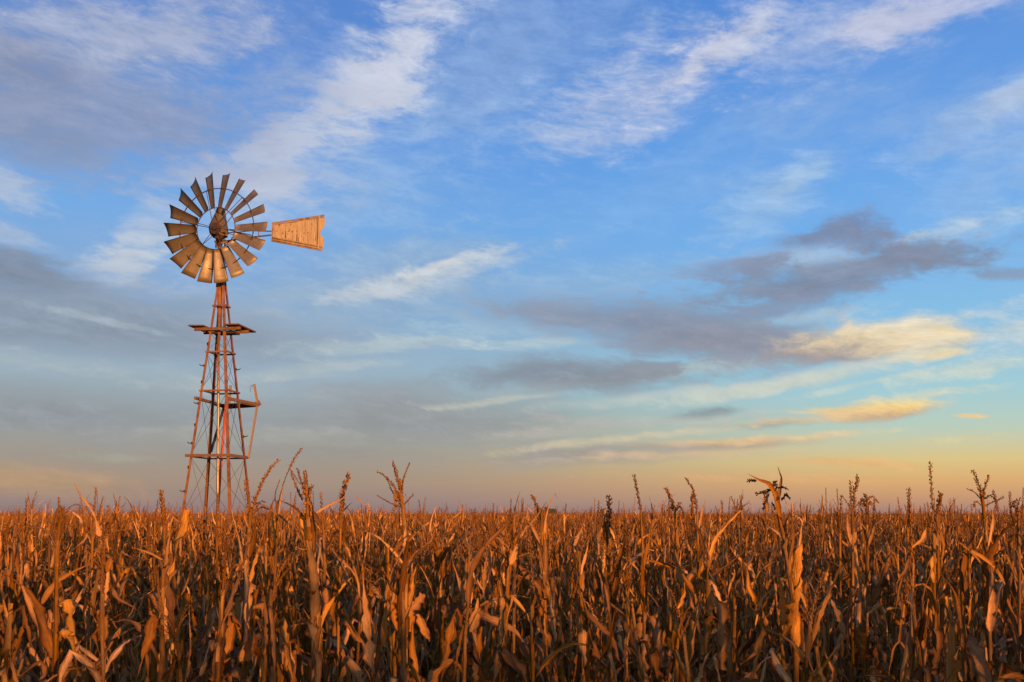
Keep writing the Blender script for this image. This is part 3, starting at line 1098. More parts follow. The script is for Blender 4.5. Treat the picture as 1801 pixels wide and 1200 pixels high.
# ------------------------------------------------------------------ corn
def gen_leaf(rng, z0, az, L, Wd, kind, uid, seg=18):
    """one dry corn leaf; local origin is the plant's foot"""
    ca, sa = math.cos(az), math.sin(az)
    out, tan_ = Vector((ca, sa, 0)), Vector((-sa, ca, 0))
    cr = .07
    if kind == 'up':
        th, cur, kink = R(rng.uniform(4, 20)), R(rng.uniform(-.5, 3)), (rng.random() < .3) * R(rng.uniform(110, 150))
        kat = rng.randint(8, seg - 3)
    elif kind == 'arch':
        th, cur, kink = R(rng.uniform(12, 35)), R(rng.uniform(1, 7)), (rng.random() < .8) * R(rng.uniform(85, 135))
        kat = rng.randint(4, 10)
    else:
        th, cur, kink = R(rng.uniform(15, 60)), R(rng.uniform(2, 9)), R(rng.uniform(90, 145))
        kat = rng.randint(0, 3)
        cr = .24
    p = Vector((0, 0, z0)) + out * .010
    ds = L / seg
    tw, dtw = rng.uniform(-.6, .6), rng.uniform(-.16, .16)
    drift, dd = 0.0, rng.uniform(-.06, .06)
    stub = rng.random() < .25
    pts, ws, sds = [], [], []
    ph = rng.uniform(0, 6)
    for i in range(seg + 1):
        f = i / seg
        if stub:
            w = min(.6 + 2.2 * f, 1.0) * (1 - .3 * f * f)
        else:
            w = min(.6 + 2.2 * f, 1.0) * max(.05, 1 - max(0, f - .3) / .71) ** .9
        w *= Wd * .5 * (rng.uniform(.35, .6) if rng.random() < .1 else rng.uniform(.74, 1.12))
        pts.append(p.copy())
        ws.append(max(w, .0015))
        tdir_ = (out * math.cos(drift) + tan_ * math.sin(drift)) * math.sin(th) + Vector((0, 0, math.cos(th)))
        side = (tan_ * math.cos(drift) - out * math.sin(drift))
        sds.append(Matrix.Rotation(tw, 3, tdir_) @ side)
        p = p + tdir_ * ds
        if p.z < .03:
            p.z = .03
        th += cur + rng.uniform(-cr, cr)
        if i == kat:
            th += kink
            tw += rng.uniform(-.8, .8)
        if rng.random() < .14:
            th += rng.uniform(-.6, .6)
            tw += rng.uniform(-.5, .5)
        th = min(th, R(rng.uniform(160, 182)))
        if th > R(145):
            drift += rng.uniform(-.3, .3)
        drift += dd
        tw += dtw + rng.uniform(-.18, .18)
    m = MB()
    m.ribbon(pts, ws, sds, rng.choice((-1, 1, 1)) * rng.uniform(.25, 1.0), rng.uniform(.15, .6), ph, uid)
    return m


def clad_stalk(m, rng, pts, rad, n=7):
    """a stalk of internodes, each of its own shade, with torn leaf sheaths clasping it"""
    k = len(pts)
    for i in range(k - 1):
        a, b = pts[i], pts[i + 1]
        ra, rb_ = rad[i], rad[i + 1]
        m.tube([a, a.lerp(b, .1), a.lerp(b, .8), b], [ra * 1.28, ra, rb_ * 1.02, rb_ * 1.15], n, float(rng.randint(0, 80)), caps=(i == k - 2))
        if a.z > .5 and rng.random() < .85:
            az = rng.uniform(0, 6.28)
            o = Vector((math.cos(az), math.sin(az), 0))
            sd_ = Vector((-math.sin(az), math.cos(az), 0))
            ln = (b - a).length * rng.uniform(.7, 1.3)
            t = (b - a).normalized()
            lp, lw = [], []
            fl = rng.uniform(0, .035)
            for j in range(6):
                f = j / 5
                lp.append(a + t * ln * f + o * (ra * 1.15 + fl * f ** 3))
                lw.append(ra * (1.5 - .5 * f) * rng.uniform(.85, 1.15))
            m.ribbon(lp, lw, [sd_] * 6, -.7, .1, rng.uniform(0, 6), float(rng.randint(0, 80)))
    return m


def gen_stalk(rng, H, lean, top=None):
    pts, rad = [], []
    n = 12
    wob = Vector((0, 0, 0))
    for i in range(n + 1):
        f = i / n
        if 0 < i < n:
            wob = wob * .7 + Vector((rng.uniform(-.009, .009), rng.uniform(-.009, .009), 0))
        pts.append(Vector((lean[0] * f * f * H, lean[1] * f * f * H, H * f)) + wob)
        rad.append(.013 * (1 - .45 * f) * rng.uniform(.93, 1.07))
    m = MB()
    clad_stalk(m, rng, pts, rad)
    return m, pts[-1]


def spike(m, pts, r, rng, uid, dense=True):
    """a tassel branch: axis with stubby spikelets all along it"""
    pts = [Vector(p) for p in pts]
    # resample
    segs = max(4, int(sum((pts[i + 1] - pts[i]).length for i in range(len(pts) - 1)) / .0105))
    res = []
    cum = [0]
    for i in range(len(pts) - 1):
        cum.append(cum[-1] + (pts[i + 1] - pts[i]).length)
    for k in range(segs + 1):
        s = cum[-1] * k / segs
        for i in range(len(pts) - 1):
            if s <= cum[i + 1] + 1e-9:
                f = (s - cum[i]) / max(1e-9, cum[i + 1] - cum[i])
                res.append(pts[i].lerp(pts[i + 1], f))
                break
    k = len(res)
    m.tube(res, [max(.0016, r * .58 * (1 - .5 * i / k)) for i in range(k)], 4, uid)
    for i in range(1, k):
        t = (res[i] - res[i - 1]).normalized()
        for s in range(3 if dense else 2):
            a = rng.uniform(0, 6.28)
            o = t.orthogonal()
            o.rotate(Matrix.Rotation(a, 3, t))
            b = o.cross(t)
            q = res[i - 1].lerp(res[i], rng.random())
            ln = r * rng.uniform(2.0, 3.2) * (1 - .35 * i / k)
            tip = q + o * r * rng.uniform(.6, .95) + t * ln
            mid = q + o * r * .75 + t * ln * .45
            m.add([q, mid + b * r * .38, tip, mid - b * r * .38, mid + o * r * .35], [(0, 1, 4), (1, 2, 4), (2, 3, 4), (3, 0, 4)], [(uid + .1, i * .02), (uid + .3, i * .02), (uid + .5, i * .02), (uid + .7, i * .02), (uid + .9, i * .02)])


def gen_tassel(rng, top, kind, L=.3):
    m = MB()
    a0 = rng.uniform(0, 6.28)
    bend = rng.uniform(0, .3)
    up = Vector((math.cos(a0) * bend, math.sin(a0) * bend, 1)).normalized()
    c1 = top + up * L * .5
    c2 = top + up * L + Vector((math.cos(a0), math.sin(a0), 0)) * bend * L * .5
    spike(m, [top - Vector((0, 0, .03)), c1, c2], .0068, rng, float(rng.randint(0, 60)))
    nbr = {'single': rng.randint(0, 2), 'branched': rng.randint(4, 7), 'droopy': rng.randint(5, 8)}[kind]
    for k in range(nbr):
        a = a0 + k * 2.4 + rng.uniform(-.4, .4)
        el = rng.uniform(.25, .6) if kind != 'droopy' else rng.uniform(.5, 1.0)
        q = top + up * L * rng.uniform(.0, .3)
        d = Vector((math.cos(a) * math.sin(el), math.sin(a) * math.sin(el), math.cos(el)))
        ln = L * rng.uniform(.45, .8)
        dr = (.25 if kind != 'droopy' else .75) * ln
        out = Vector((math.cos(a), math.sin(a), 0))
        spike(m, [q, q + d * ln * .5, q + d * ln * .8 + out * dr * .15 - Vector((0, 0, dr * .12)), q + d * ln + out * dr * .3 - Vector((0, 0, dr * .5))], .0042, rng, float(rng.randint(0, 60)), False)
    return m


def gen_ear(rng, z0, az, uid):
    """an ear hanging in its dry husk: a spindle wrapped in loose bracts"""
    m = MB()
    out = Vector((math.cos(az), math.sin(az), 0))
    p0 = Vector((0, 0, z0)) + out * .02
    d = (out * rng.uniform(.2, .5) + Vector((0, 0, rng.uniform(-1.1, -.7)))).normalized()
    L = rng.uniform(.15, .2)
    pts = [p0 + d * L * f for f in (0, .12, .35, .65, .88, 1.0)]
    m.tube(pts, [.009, .017, .022, .02, .012, .005], 8, uid)
    o = d.orthogonal()
    for k in range(4):
        s = Matrix.Rotation(k * 1.6 + rng.uniform(-.3, .3), 3, d) @ o
        sd_ = s.cross(d)
        lp, lw = [], []
        flare = rng.uniform(.0, .05)
        for i in range(6):
            f = i / 5
            rr = (.013 + .012 * math.sin(f * 2.6)) + flare * f ** 3
            lp.append(p0 + d * (L * 1.15 * f) + s * rr)
            lw.append(.018 * (1 - .7 * f ** 2) * rng.uniform(.8, 1.1))
        m.ribbon(lp, lw, [sd_] * 6, -.5, .1, rng.uniform(0, 6), uid + 1 + k)
    return m


LSEED = random.Random(77)
NVAR = 14
VARS = []


def leaf_set(rng, H, z_low=.8):
    """leaves up the stalk: hanging ones below, broken ones above, narrow upright ones on top"""
    res = []
    z = z_low
    az = rng.uniform(0, 6.28)
    while z < H - .01:
        rel = (H - z)
        if rel < .28:
            kind = rng.choice(['up', 'up', 'up', 'up', 'arch', 'hang'])
            L, Wd = rng.uniform(.2, .44), rng.uniform(.018, .038)
        elif rel < .7:
            kind = rng.choice(['up', 'arch', 'arch', 'hang', 'hang', 'hang', 'hang'])
            L, Wd = rng.uniform(.26, .52), rng.uniform(.03, .058)
        else:
            kind = rng.choice(['arch', 'hang', 'hang', 'hang', 'hang', 'hang'])
            L, Wd = rng.uniform(.3, .58), rng.uniform(.036, .076)
        res.append((z, az, L, Wd, kind))
        az += math.pi + rng.uniform(-.9, .9)
        z += rng.uniform(.06, .1)
    return res


for k in range(NVAR):
    rng = random.Random(100 + k)
    H = rng.uniform(1.9, 2.14)
    lean = (rng.uniform(-.05, .05), rng.uniform(-.04, .04))
    st, top = gen_stalk(rng, H, lean)
    parts = [('stalk', st.mesh('stalk', MAT_STALK, True))]
    whole = {'leaf': MB(), 'stalk': MB(), 'tassel': MB()}
    whole['stalk'].join(st)
    for i, (z, az, L, Wd, kind) in enumerate(leaf_set(rng, H)):
        lf = gen_leaf(rng, z, az, L, Wd, kind, float(i * 3 + k))
        f = (z / H) ** 2
        off = Matrix.Translation((lean[0] * f * H, lean[1] * f * H, 0))
        tmp = MB()
        tmp.join(lf, off)
        parts.append(('leaf', tmp.mesh('leaf', MAT_LEAF, True)))
        whole['leaf'].join(tmp)
    tk = rng.choice(['single', 'single', 'droopy', 'branched', None, None])
    if k in (0, 9):
        tk = 'branched'
    if k in (3, 7):
        tk = 'single'
    if tk:
        tz = gen_tassel(rng, top, tk, rng.uniform(.15, .3))
        parts.append(('tassel', tz.mesh('tassel', MAT_TASSEL, False)))
        whole['tassel'].join(tz)
    if rng.random() < .7:
        er = gen_ear(rng, rng.uniform(1.0, 1.45), rng.uniform(0, 6.28), 40.0 + k)
        parts.append(('ear', er.mesh('ear', MAT_LEAF, True)))
        whole['leaf'].join(er)
    # the same plant as one mesh for the mass of the field
    big = MB()
    mats = []
    for key in ('leaf', 'stalk', 'tassel'):
        mats.append((key, len(big.f), len(big.f) + len(whole[key].f)))
        big.join(whole[key])
    me = big.mesh('corn_plant_mass', MAT_LEAF, True)
    me.materials.append(MAT_STALK)
    me.materials.append(MAT_TASSEL)
    mi = np.zeros(len(me.polygons), dtype=np.int32)
    for j, (key, a, b) in enumerate(mats):
        mi[a:b] = j
    me.polygons.foreach_set('material_index', mi)
    VARS.append(dict(parts=parts, whole=me, H=H, tassel=tk))


# --- hero plants: those one can point to in the photograph
def smooth_path(pts, n):
    pts = [Vector(p) for p in pts]
    if len(pts) == 2:
        return [pts[0].lerp(pts[1], i / n) for i in range(n + 1)]
    P_ = [pts[0] * 2 - pts[1]] + pts + [pts[-1] * 2 - pts[-2]]
    res = []
    S = len(pts) - 1
    for i in range(n + 1):
        u = S * i / n
        k = min(int(u), S - 1)
        t = u - k
        a, b, c, d = P_[k], P_[k + 1], P_[k + 2], P_[k + 3]
        res.append(.5 * ((2 * b) + (c - a) * t + (2 * a - 5 * b + 4 * c - d) * t * t + (3 * b - a - 3 * c + d) * t ** 3))
    return res


def hero(label, short, Y, stem, stem_w, leaves=(), spikes=(), dark=False, extra_leaves=4, low=1.0, seed=0, clump=None, ear=None):
    """stem: photo pixels from the lowest visible point upwards; leaves: (pixels, width px); spikes: (pixels, width px)"""
    rng = random.Random(900 + seed)
    s = Y / FPX
    low_pt = P(*stem[0], Y)
    foot = Vector((low_pt.x + rng.uniform(-.02, .02), Y, 0))
    root = empty('corn_plant', foot)
    tag(root, label, 'corn plant', 'dry corn plants at the front of the field')
    loc = lambda px, py, dy=0.0: P(px, py, Y + dy) - foot
    # stalk
    sp = smooth_path([Vector((0, 0, 0))] + [loc(*q) for q in stem], 18)
    m = MB()
    r0 = stem_w * s * .5 * .78
    clad_stalk(m, rng, [sp[i] for i in range(0, 19, 2)], [r0 * (1.15 - .4 * i / 18) for i in range(0, 19, 2)], 8)
    m.build('stalk', MAT_STALK, root, True)
    for pts, w in leaves:
        n = 14
        dy0 = rng.uniform(-.06, .06)
        lift = rng.uniform(-.12, .12)
        K = len(pts)
        path = smooth_path([loc(x, y, dy0 * .3 + lift * (i / max(1, K - 1))) for i, (x, y) in enumerate(pts)], n)
        ws, sd = [], []
        tw = rng.uniform(-.5, .5)
        dtw = rng.uniform(-.1, .1)
        for i in range(n + 1):
            f = i / n
            ww = .84 * w * s * .5 * min(1, .55 + 2.5 * f) * (max(.06, 1 - max(0, f - .45) / .56) ** .75) * (rng.uniform(.5, .75) if rng.random() < .08 else rng.uniform(.85, 1.1))
            ws.append(ww)
            t = (path[min(i + 1, n)] - path[max(i - 1, 0)]).normalized()
            sd0 = t.cross(Vector((0, -1, 0)))
            sd.append(Matrix.Rotation(tw, 3, t) @ sd0)
            tw += dtw + rng.uniform(-.08, .08)
        MB().ribbon(path, ws, sd, rng.uniform(.15, .5), rng.uniform(.05, .25), rng.uniform(0, 6), float(rng.randint(0, 80))).build('leaf', MAT_LEAF, root, True)
    if spikes or clump:
        m = MB()
        for pts, w in spikes:
            K = len(pts)
            lift = rng.uniform(-.1, .1)
            path = smooth_path([loc(x, y, lift * i / max(1, K - 1)) for i, (x, y) in enumerate(pts)], 8)
            spike(m, path, w * s * .5 * (1.3 if w < 4.2 else 1.0), rng, float(rng.randint(0, 60)), w > 3)
        if clump:
            x, y, rad, cnt = clump
            for k in range(cnt):
                a = rng.uniform(0, 6.28)
                q0 = loc(x + rng.uniform(-2, 2), y + rng.uniform(-2, 2))
                q1 = q0 + Vector((math.cos(a), rng.uniform(-.6, .6), math.sin(a))) * rad * s * rng.uniform(.6, 1)
                spike(m, [q0, q0.lerp(q1, .5) + Vector((0, 0, .01)), q1 - Vector((0, 0, .02))], .006, rng, float(rng.randint(0, 60)))
        m.build('tassel', MAT_DARK_TASSEL if dark else MAT_TASSEL, root)
    # ordinary leaves below what the photograph singles out
    Ht = sp[-1].z
    z = .85
    az = rng.uniform(0, 6.28)
    k = 0
    zmax = min(Ht - .12, 1.98)
    while z < zmax:
        ff = min(range(19), key=lambda i: abs(sp[i].z - z))
        kind = rng.choice(['hang', 'hang', 'hang', 'hang', 'arch']) if z < zmax - .3 else rng.choice(['hang', 'hang', 'up'])
        lf = gen_leaf(rng, z, az, rng.uniform(.28, .55), rng.uniform(.034, .07), kind, float(k * 2 + seed))
        tmp = MB()
        tmp.join(lf, Matrix.Translation((sp[ff].x, sp[ff].y, 0)))
        tmp.build('leaf', MAT_LEAF, root, True)
        az += math.pi + rng.uniform(-.8, .8)
        z += rng.uniform(.06, .10)
        k += 1
    if ear:
        x, y = ear
        q = loc(x, y)
        e = gen_ear(rng, q.z, rng.uniform(3.6, 5.8), 60.0)
        tmp = MB()
        tmp.join(e, Matrix.Translation((q.x, q.y, 0)))
        tmp.build('ear', MAT_LEAF, root, True)
    HERO_POS.append((foot.x, foot.y))
    HERO_NAME.append(short)
    return root


HERO_POS, HERO_NAME = [], []
hero('corn plant with its top folded over a small withered tassel, near the left edge', 'folded-top plant', 4.2, [(97, 1195), (99, 1080), (101, 960), (107, 905)], 8,
     [([(93, 1200), (97, 1080), (103, 960), (115, 908), (124, 893)], 10), ([(86, 1010), (88, 950), (97, 905), (104, 892)], 8),
      ([(74, 1062), (92, 1032), (120, 1010), (162, 990)], 15), ([(108, 902), (130, 889), (152, 891)], 4), ([(110, 908), (132, 899), (146, 912)], 4),
      ([(40, 1030), (62, 1085), (82, 1150), (94, 1200)], 13), ([(98, 960), (80, 932), (50, 926), (22, 922)], 6)], seed=1, clump=(109, 898, 6, 8))
hero('corn plant with a single stout upright spike, left of the windmill', 'stout-spike plant', 5.2, [(292, 1190), (290, 1010), (288, 900)], 6,
     [([(290, 1000), (296, 960), (299, 930)], 9), ([(288, 930), (300, 905), (312, 890)], 3)], [([(288, 930), (286, 895), (283, 864)], 7.5)], seed=2)
hero('corn plant with one broad blade-like leaf leaning right, left of the windmill foot', 'blade-leaf plant', 4.1, [(284, 1200), (285, 1100), (287, 1000)], 9,
     [([(300, 1115), (302, 1070), (292, 1015), (268, 955)], 20), ([(287, 985), (262, 972), (232, 963)], 6), ([(286, 1080), (280, 1040), (278, 1000)], 12)], seed=3)
hero('corn plant with a long feathery spike arching right beside the windmill leg', 'arching-spike plant', 4.3, [(428, 1195), (434, 1000), (440, 900)], 9,
     [([(440, 882), (470, 893), (508, 922), (542, 965)], 6), ([(438, 930), (430, 905), (440, 882)], 6), ([(440, 980), (448, 945), (450, 910)], 17), ([(428, 1000), (420, 950), (402, 880)], 5)],
     [([(442, 905), (455, 862), (472, 829), (490, 809)], 6), ([(440, 920), (436, 880), (433, 845)], 7), ([(445, 905), (460, 892), (474, 897)], 3), ([(446, 915), (462, 905), (472, 912)], 3), ([(442, 912), (456, 885), (466, 882)], 3)], seed=4)
hero('corn plant with one very tall thin tassel stem reaching highest in the field', 'tallest thin plant', 4.5, [(478, 1195), (484, 1000), (489, 880)], 6,
     [([(490, 905), (496, 870), (499, 850)], 4), ([(484, 960), (480, 920), (478, 890)], 8), ([(509, 824), (519, 838), (530, 856)], 3.5)],
     [([(488, 890), (499, 850), (509, 824)], 2.6), ([(509, 824), (520, 804), (530, 790)], 4.5), ([(488, 895), (484, 870), (492, 845)], 2.2)], seed=5)
hero('corn plant with a dense dark fan-shaped tassel and sheathed stalk, right of the windmill', 'fan-tassel plant', 4.0, [(552, 1195), (550, 1060), (545, 960), (541, 905)], 12,
     [([(548, 990), (553, 940), (551, 895), (545, 874)], 15), ([(552, 1095), (556, 1045), (550, 990), (540, 950)], 26), ([(556, 902), (580, 888), (610, 873)], 8),
      ([(545, 922), (520, 894), (490, 879)], 6), ([(540, 950), (532, 920), (525, 893)], 13), ([(552, 900), (560, 915), (566, 935)], 6)],
     [([(532, 880), (522, 858), (512, 830)], 4), ([(536, 866), (528, 842), (523, 824)], 4), ([(538, 866), (535, 829)], 4), ([(540, 866), (539, 831)], 4), ([(543, 880), (546, 862), (549, 855)], 4),
      ([(542, 915), (539, 880), (538, 858)], 12), ([(543, 910), (543, 885), (541, 862)], 10)], seed=6)
hero('corn plant with a plump feathery spike tilted right, next to the fan tassel', 'plump-spike plant', 4.6, [(594, 1195), (598, 1000), (599, 900)], 6,
     [([(599, 905), (610, 892), (620, 883)], 3), ([(604, 960), (606, 925), (606, 905)], 8)], [([(599, 905), (601, 878), (606, 855), (614, 835)], 8)], seed=7)
hero('tall corn plant with a wide many-branched tassel standing alone against the sky', 'many-branched plant', 4.1, [(713, 1195), (713, 1000), (709, 900), (705, 868)], 10,
     [([(712, 995), (690, 968), (665, 945), (640, 934)], 7), ([(716, 988), (740, 965), (772, 957)], 7), ([(704, 1060), (690, 1041), (652, 1027)], 12), ([(722, 1075), (738, 1052), (748, 1048)], 26),
      ([(697, 897), (695, 870), (692, 848)], 8), ([(698, 1058), (692, 1085), (704, 1130)], 20), ([(735, 1080), (748, 1110), (756, 1128)], 20), ([(712, 985), (714, 940), (712, 895)], 11)],
     [([(704, 878), (690, 852), (675, 836), (664, 830)], 3.4), ([(704, 864), (698, 840), (690, 812)], 3.4), ([(704, 862), (699, 832), (693, 818)], 3), ([(707, 864), (711, 838), (721, 814)], 3),
      ([(705, 892), (685, 884), (664, 872)], 3), ([(707, 892), (718, 880), (727, 869)], 3), ([(705, 890), (705, 868), (704, 846)], 8), ([(705, 880), (692, 868), (680, 842)], 3)], seed=8)
hero('corn plant with a long bright leaf sweeping up to the right, left of centre', 'sweeping-leaf plant', 4.1, [(816, 1198), (822, 1090), (824, 1040)], 8,
     [([(824, 1065), (828, 1015), (846, 970), (880, 932), (909, 909)], 15), ([(818, 1060), (808, 1020), (797, 990)], 10), ([(830, 1075), (860, 1058), (905, 1048), (932, 1052)], 7), ([(816, 1100), (806, 1150), (798, 1198)], 8), ([(830, 1112), (836, 1080), (840, 1052)], 24)], seed=9)
hero('corn plant with a short tilted spike in front of the far trees', 'short tilted spike', 5.0, [(962, 1195), (956, 1010), (951, 905)], 7,
     [([(953, 1010), (948, 960), (934, 922), (922, 908)], 10), ([(960, 1020), (960, 970), (957, 935)], 10)], [([(951, 910), (945, 892), (936, 873)], 7)], dark=False, seed=10)
hero('corn plant with a blackened upright spike, right of the far trees', 'blackened spike', 5.0, [(1078, 1195), (1075, 1010), (1070, 920)], 7,
     [([(1070, 960), (1064, 930), (1062, 905)], 9)], [([(1070, 930), (1072, 900), (1071, 875)], 8)], dark=True, seed=11)
hero('corn plant with a tall slender spike, right of the blackened one', 'tall slender spike', 5.2, [(1134, 1195), (1131, 1000), (1127, 895)], 6,
     [([(1131, 1000), (1140, 960), (1144, 925)], 9)], [([(1127, 900), (1121, 865), (1115, 836)], 5)], seed=12)
hero('corn plant with a spike bent left above a skirt of drooping tassel branches', 'bent spike', 5.6, [(1196, 1195), (1192, 1000), (1187, 900)], 6,
     [], [([(1187, 902), (1181, 880), (1171, 858)], 6), ([(1187, 900), (1178, 893), (1172, 902)], 3), ([(1188, 900), (1196, 890), (1202, 903)], 3), ([(1188, 896), (1196, 884)], 4)], seed=13)
hero('corn plant with a sharp spike bent left over comb-like tassel branches', 'comb-tassel spike', 5.4, [(1230, 1195), (1228, 1000), (1226, 895)], 6,
     [([(1230, 930), (1234, 905), (1240, 880)], 6)], [([(1226, 900), (1221, 868), (1207, 841)], 5), ([(1218, 910), (1217, 880), (1219, 870)], 5), ([(1226, 885), (1214, 880)], 2.5), ([(1226, 893), (1213, 890)], 2.5)], seed=14)
hero('corn plant with a pale broad leaf raised like an arm towards the broken plant', 'raised-arm leaf', 4.1, [(1240, 1198), (1243, 1080), (1245, 985)], 8,
     [([(1245, 990), (1256, 950), (1285, 915), (1318, 881)], 13), ([(1253, 1012), (1280, 994), (1318, 964)], 7), ([(1240, 975), (1228, 932), (1202, 900)], 7), ([(1236, 1050), (1245, 1085), (1280, 1105)], 8), ([(1222, 1045), (1235, 1085), (1262, 1100)], 10),
      ([(1247, 1000), (1252, 960), (1250, 930)], 12)], seed=15)
hero('tall corn plant snapped at the top with a thick broken stem bent left', 'snapped plant', 4.0, [(1400, 1195), (1396, 1080), (1388, 1000), (1376, 935), (1369, 905)], 11,
     [([(1374, 925), (1364, 875), (1350, 853), (1336, 846), (1316, 834)], 15), ([(1372, 905), (1369, 880), (1374, 850), (1374, 838), (1368, 821)], 8), ([(1350, 900), (1348, 880), (1350, 866)], 8),
      ([(1396, 1000), (1386, 960), (1372, 940), (1360, 925)], 10), ([(1388, 985), (1395, 950), (1394, 920), (1389, 906)], 9), ([(1384, 950), (1379, 930), (1386, 910)], 12), ([(1392, 1085), (1376, 1130), (1350, 1172)], 17), ([(1378, 1100), (1376, 1060), (1372, 1020)], 24)],
     [([(1356, 862), (1346, 866), (1332, 869)], 6), ([(1358, 858), (1362, 850), (1361, 846)], 5), ([(1360, 872), (1365, 860), (1364, 847)], 6), ([(1352, 870), (1345, 885), (1343, 896)], 4), ([(1368, 858), (1378, 857), (1386, 861)], 3), ([(1375, 880), (1383, 870), (1389, 876)], 5), ([(1358, 885), (1364, 896)], 6), ([(1330, 846), (1322, 845), (1316, 846)], 4)], dark=True, seed=16)
hero('corn plant with two close upright spikes, between the snapped plant and the right edge', 'paired spikes', 4.8, [(1500, 1195), (1500, 1000), (1499, 900)], 7,
     [([(1500, 960), (1492, 930), (1490, 905)], 10)], [([(1500, 905), (1503, 868), (1509, 839)], 6.5), ([(1498, 905), (1497, 875), (1496, 847)], 5), ([(1498, 900), (1488, 882), (1480, 872)], 3), ([(1499, 895), (1512, 885), (1519, 892)], 3)], seed=17)
hero('corn plant with a drooping claw-like tassel, beside the two close spikes', 'claw tassel', 5.0, [(1526, 1195), (1526, 1000), (1524, 890)], 6,
     [([(1526, 960), (1536, 930), (1540, 912)], 9)], [([(1524, 895), (1527, 878), (1536, 874), (1543, 884)], 3.5), ([(1524, 895), (1518, 878), (1512, 884)], 3.5), ([(1524, 890), (1523, 876), (1521, 869)], 4), ([(1525, 892), (1532, 884), (1538, 896)], 3.5), ([(1524, 893), (1516, 886), (1509, 897)], 3)], seed=18)
hero('corn plant with a plain pointed spike, left of the forked tassel at the right', 'plain pointed spike', 5.2, [(1652, 1195), (1650, 1000), (1648, 905)], 7,
     [([(1650, 940), (1642, 915), (1638, 900)], 5)], [([(1648, 920), (1650, 893), (1654, 868)], 7)], seed=19)
hero('corn plant with a forked V-shaped tassel, near the right edge', 'forked tassel', 4.4, [(1742, 1195), (1738, 1000), (1729, 880)], 8,
     [([(1738, 960), (1746, 920), (1745, 895)], 10), ([(1736, 1000), (1715, 975), (1682, 950)], 11)],
     [([(1729, 885), (1722, 855), (1711, 828)], 6), ([(1729, 880), (1732, 858), (1740, 836)], 5), ([(1727, 880), (1714, 866), (1702, 861)], 3), ([(1730, 878), (1742, 872), (1752, 880)], 3), ([(1731, 890), (1750, 882), (1766, 874)], 3), ([(1728, 890), (1716, 882), (1712, 892)], 3), ([(1756, 900), (1752, 885), (1748, 866)], 4)], seed=20)
hero('corn plant with a bushy drooping tassel at the right edge', 'right-edge tassel', 5.0, [(1795, 1195), (1793, 1000), (1791, 905)], 7,
     [], [([(1791, 910), (1790, 890), (1794, 877)], 4), ([(1791, 905), (1783, 890), (1776, 893)], 3.5), ([(1791, 905), (1798, 890), (1805, 894)], 3.5), ([(1790, 902), (1783, 886), (1787, 880)], 3.5)], seed=21)
hero('corn plant with long leaf pieces slanting down right, low at the right', 'slanting-leaf plant', 4.1, [(1697, 1198), (1694, 1080), (1690, 1000)], 8,
     [([(1696, 1190), (1690, 1100), (1680, 1045), (1656, 1012)], 8), ([(1692, 1020), (1696, 980), (1686, 972)], 14), ([(1765, 1022), (1740, 990), (1690, 958)], 13), ([(1680, 1075), (1672, 1040), (1668, 1003)], 10)], seed=22)
hero('corn plant with bright paired stems and narrow upright leaves, left of centre', 'paired-stem plant', 4.4, [(778, 1195), (775, 1050), (772, 950)], 8,
     [([(772, 1010), (768, 975), (774, 935)], 12), ([(778, 1000), (784, 970), (774, 945)], 9), ([(775, 990), (790, 965), (792, 1010)], 8)], [], seed=23)
hero('corn plant with bright narrow leaves standing up, right of centre', 'upright-leaf plant', 4.4, [(1026, 1195), (1022, 1050), (1018, 970)], 8,
     [([(1026, 1040), (1020, 985), (1015, 950)], 12), ([(1022, 1010), (1030, 975), (1036, 952)], 8), ([(955, 1000), (948, 960), (930, 920)], 9), ([(1010, 960), (1018, 940), (1030, 915)], 10)], [], seed=24)

# --- the rest of the front of the field, plant by plant
rng = random.Random(31)
cells = []
row = 0
Y = 3.95
while Y < 1100:
    if Y < 42:
        dx, dr, sxy = .19, .76, 1.0
    elif Y < 100:
        dx, dr, sxy = .3, .95, 1.1
    elif Y < 240:
        dx, dr, sxy = .62, 1.5, 1.7
    else:
        dx, dr, sxy = 2.2, 5.0, 4.5
    half = Y * .66 + 3.5
    x = -half + rng.uniform(0, dx)
    while x < half:
        cells.append((x + rng.uniform(-.06, .06) * sxy, Y + rng.uniform(-.13, .13) * sxy, sxy))
        x += dx * rng.uniform(.75, 1.25)
    Y += dr
# corn on the other side of the track the camera stands on
Y = -.42
while Y > -9:
    x = -6.0
    while x < 16:
        cells.append((x + rng.uniform(-.06, .06), Y + rng.uniform(-.12, .12), 1.0))
        x += .2 * rng.uniform(.8, 1.2)
    Y -= .76
# keep the windmill's own ground clear
cells = [c for c in cells if not (abs(c[0] - WX) < 1.25 and abs(c[1] - WY) < 1.3)]
cells = [c for c in cells if not any(abs(c[0] - hx) < .1 and abs(c[1] - hy) < .16 for hx, hy in HERO_POS)]

vis = [c for c in cells if c[1] > 3 and abs(c[0]) < .53 * c[1] + .1]
vis.sort(key=lambda c: c[1] + .05 * abs(c[0]))
NIND = 299 - len(HERO_POS)
ind = vis[:NIND]
indset = set(ind)
TNAME = {'single': 'spike-like tassel', 'branched': 'branched tassel', 'droopy': 'drooping tassel', None: 'bare leafy top'}
ORD = ['first', 'second', 'third', 'fourth', 'fifth', 'sixth', 'seventh', 'eighth', 'ninth', 'tenth']
ROWS = ['front', 'second', 'third', 'fourth', 'fifth', 'sixth', 'seventh', 'eighth', 'ninth', 'tenth']
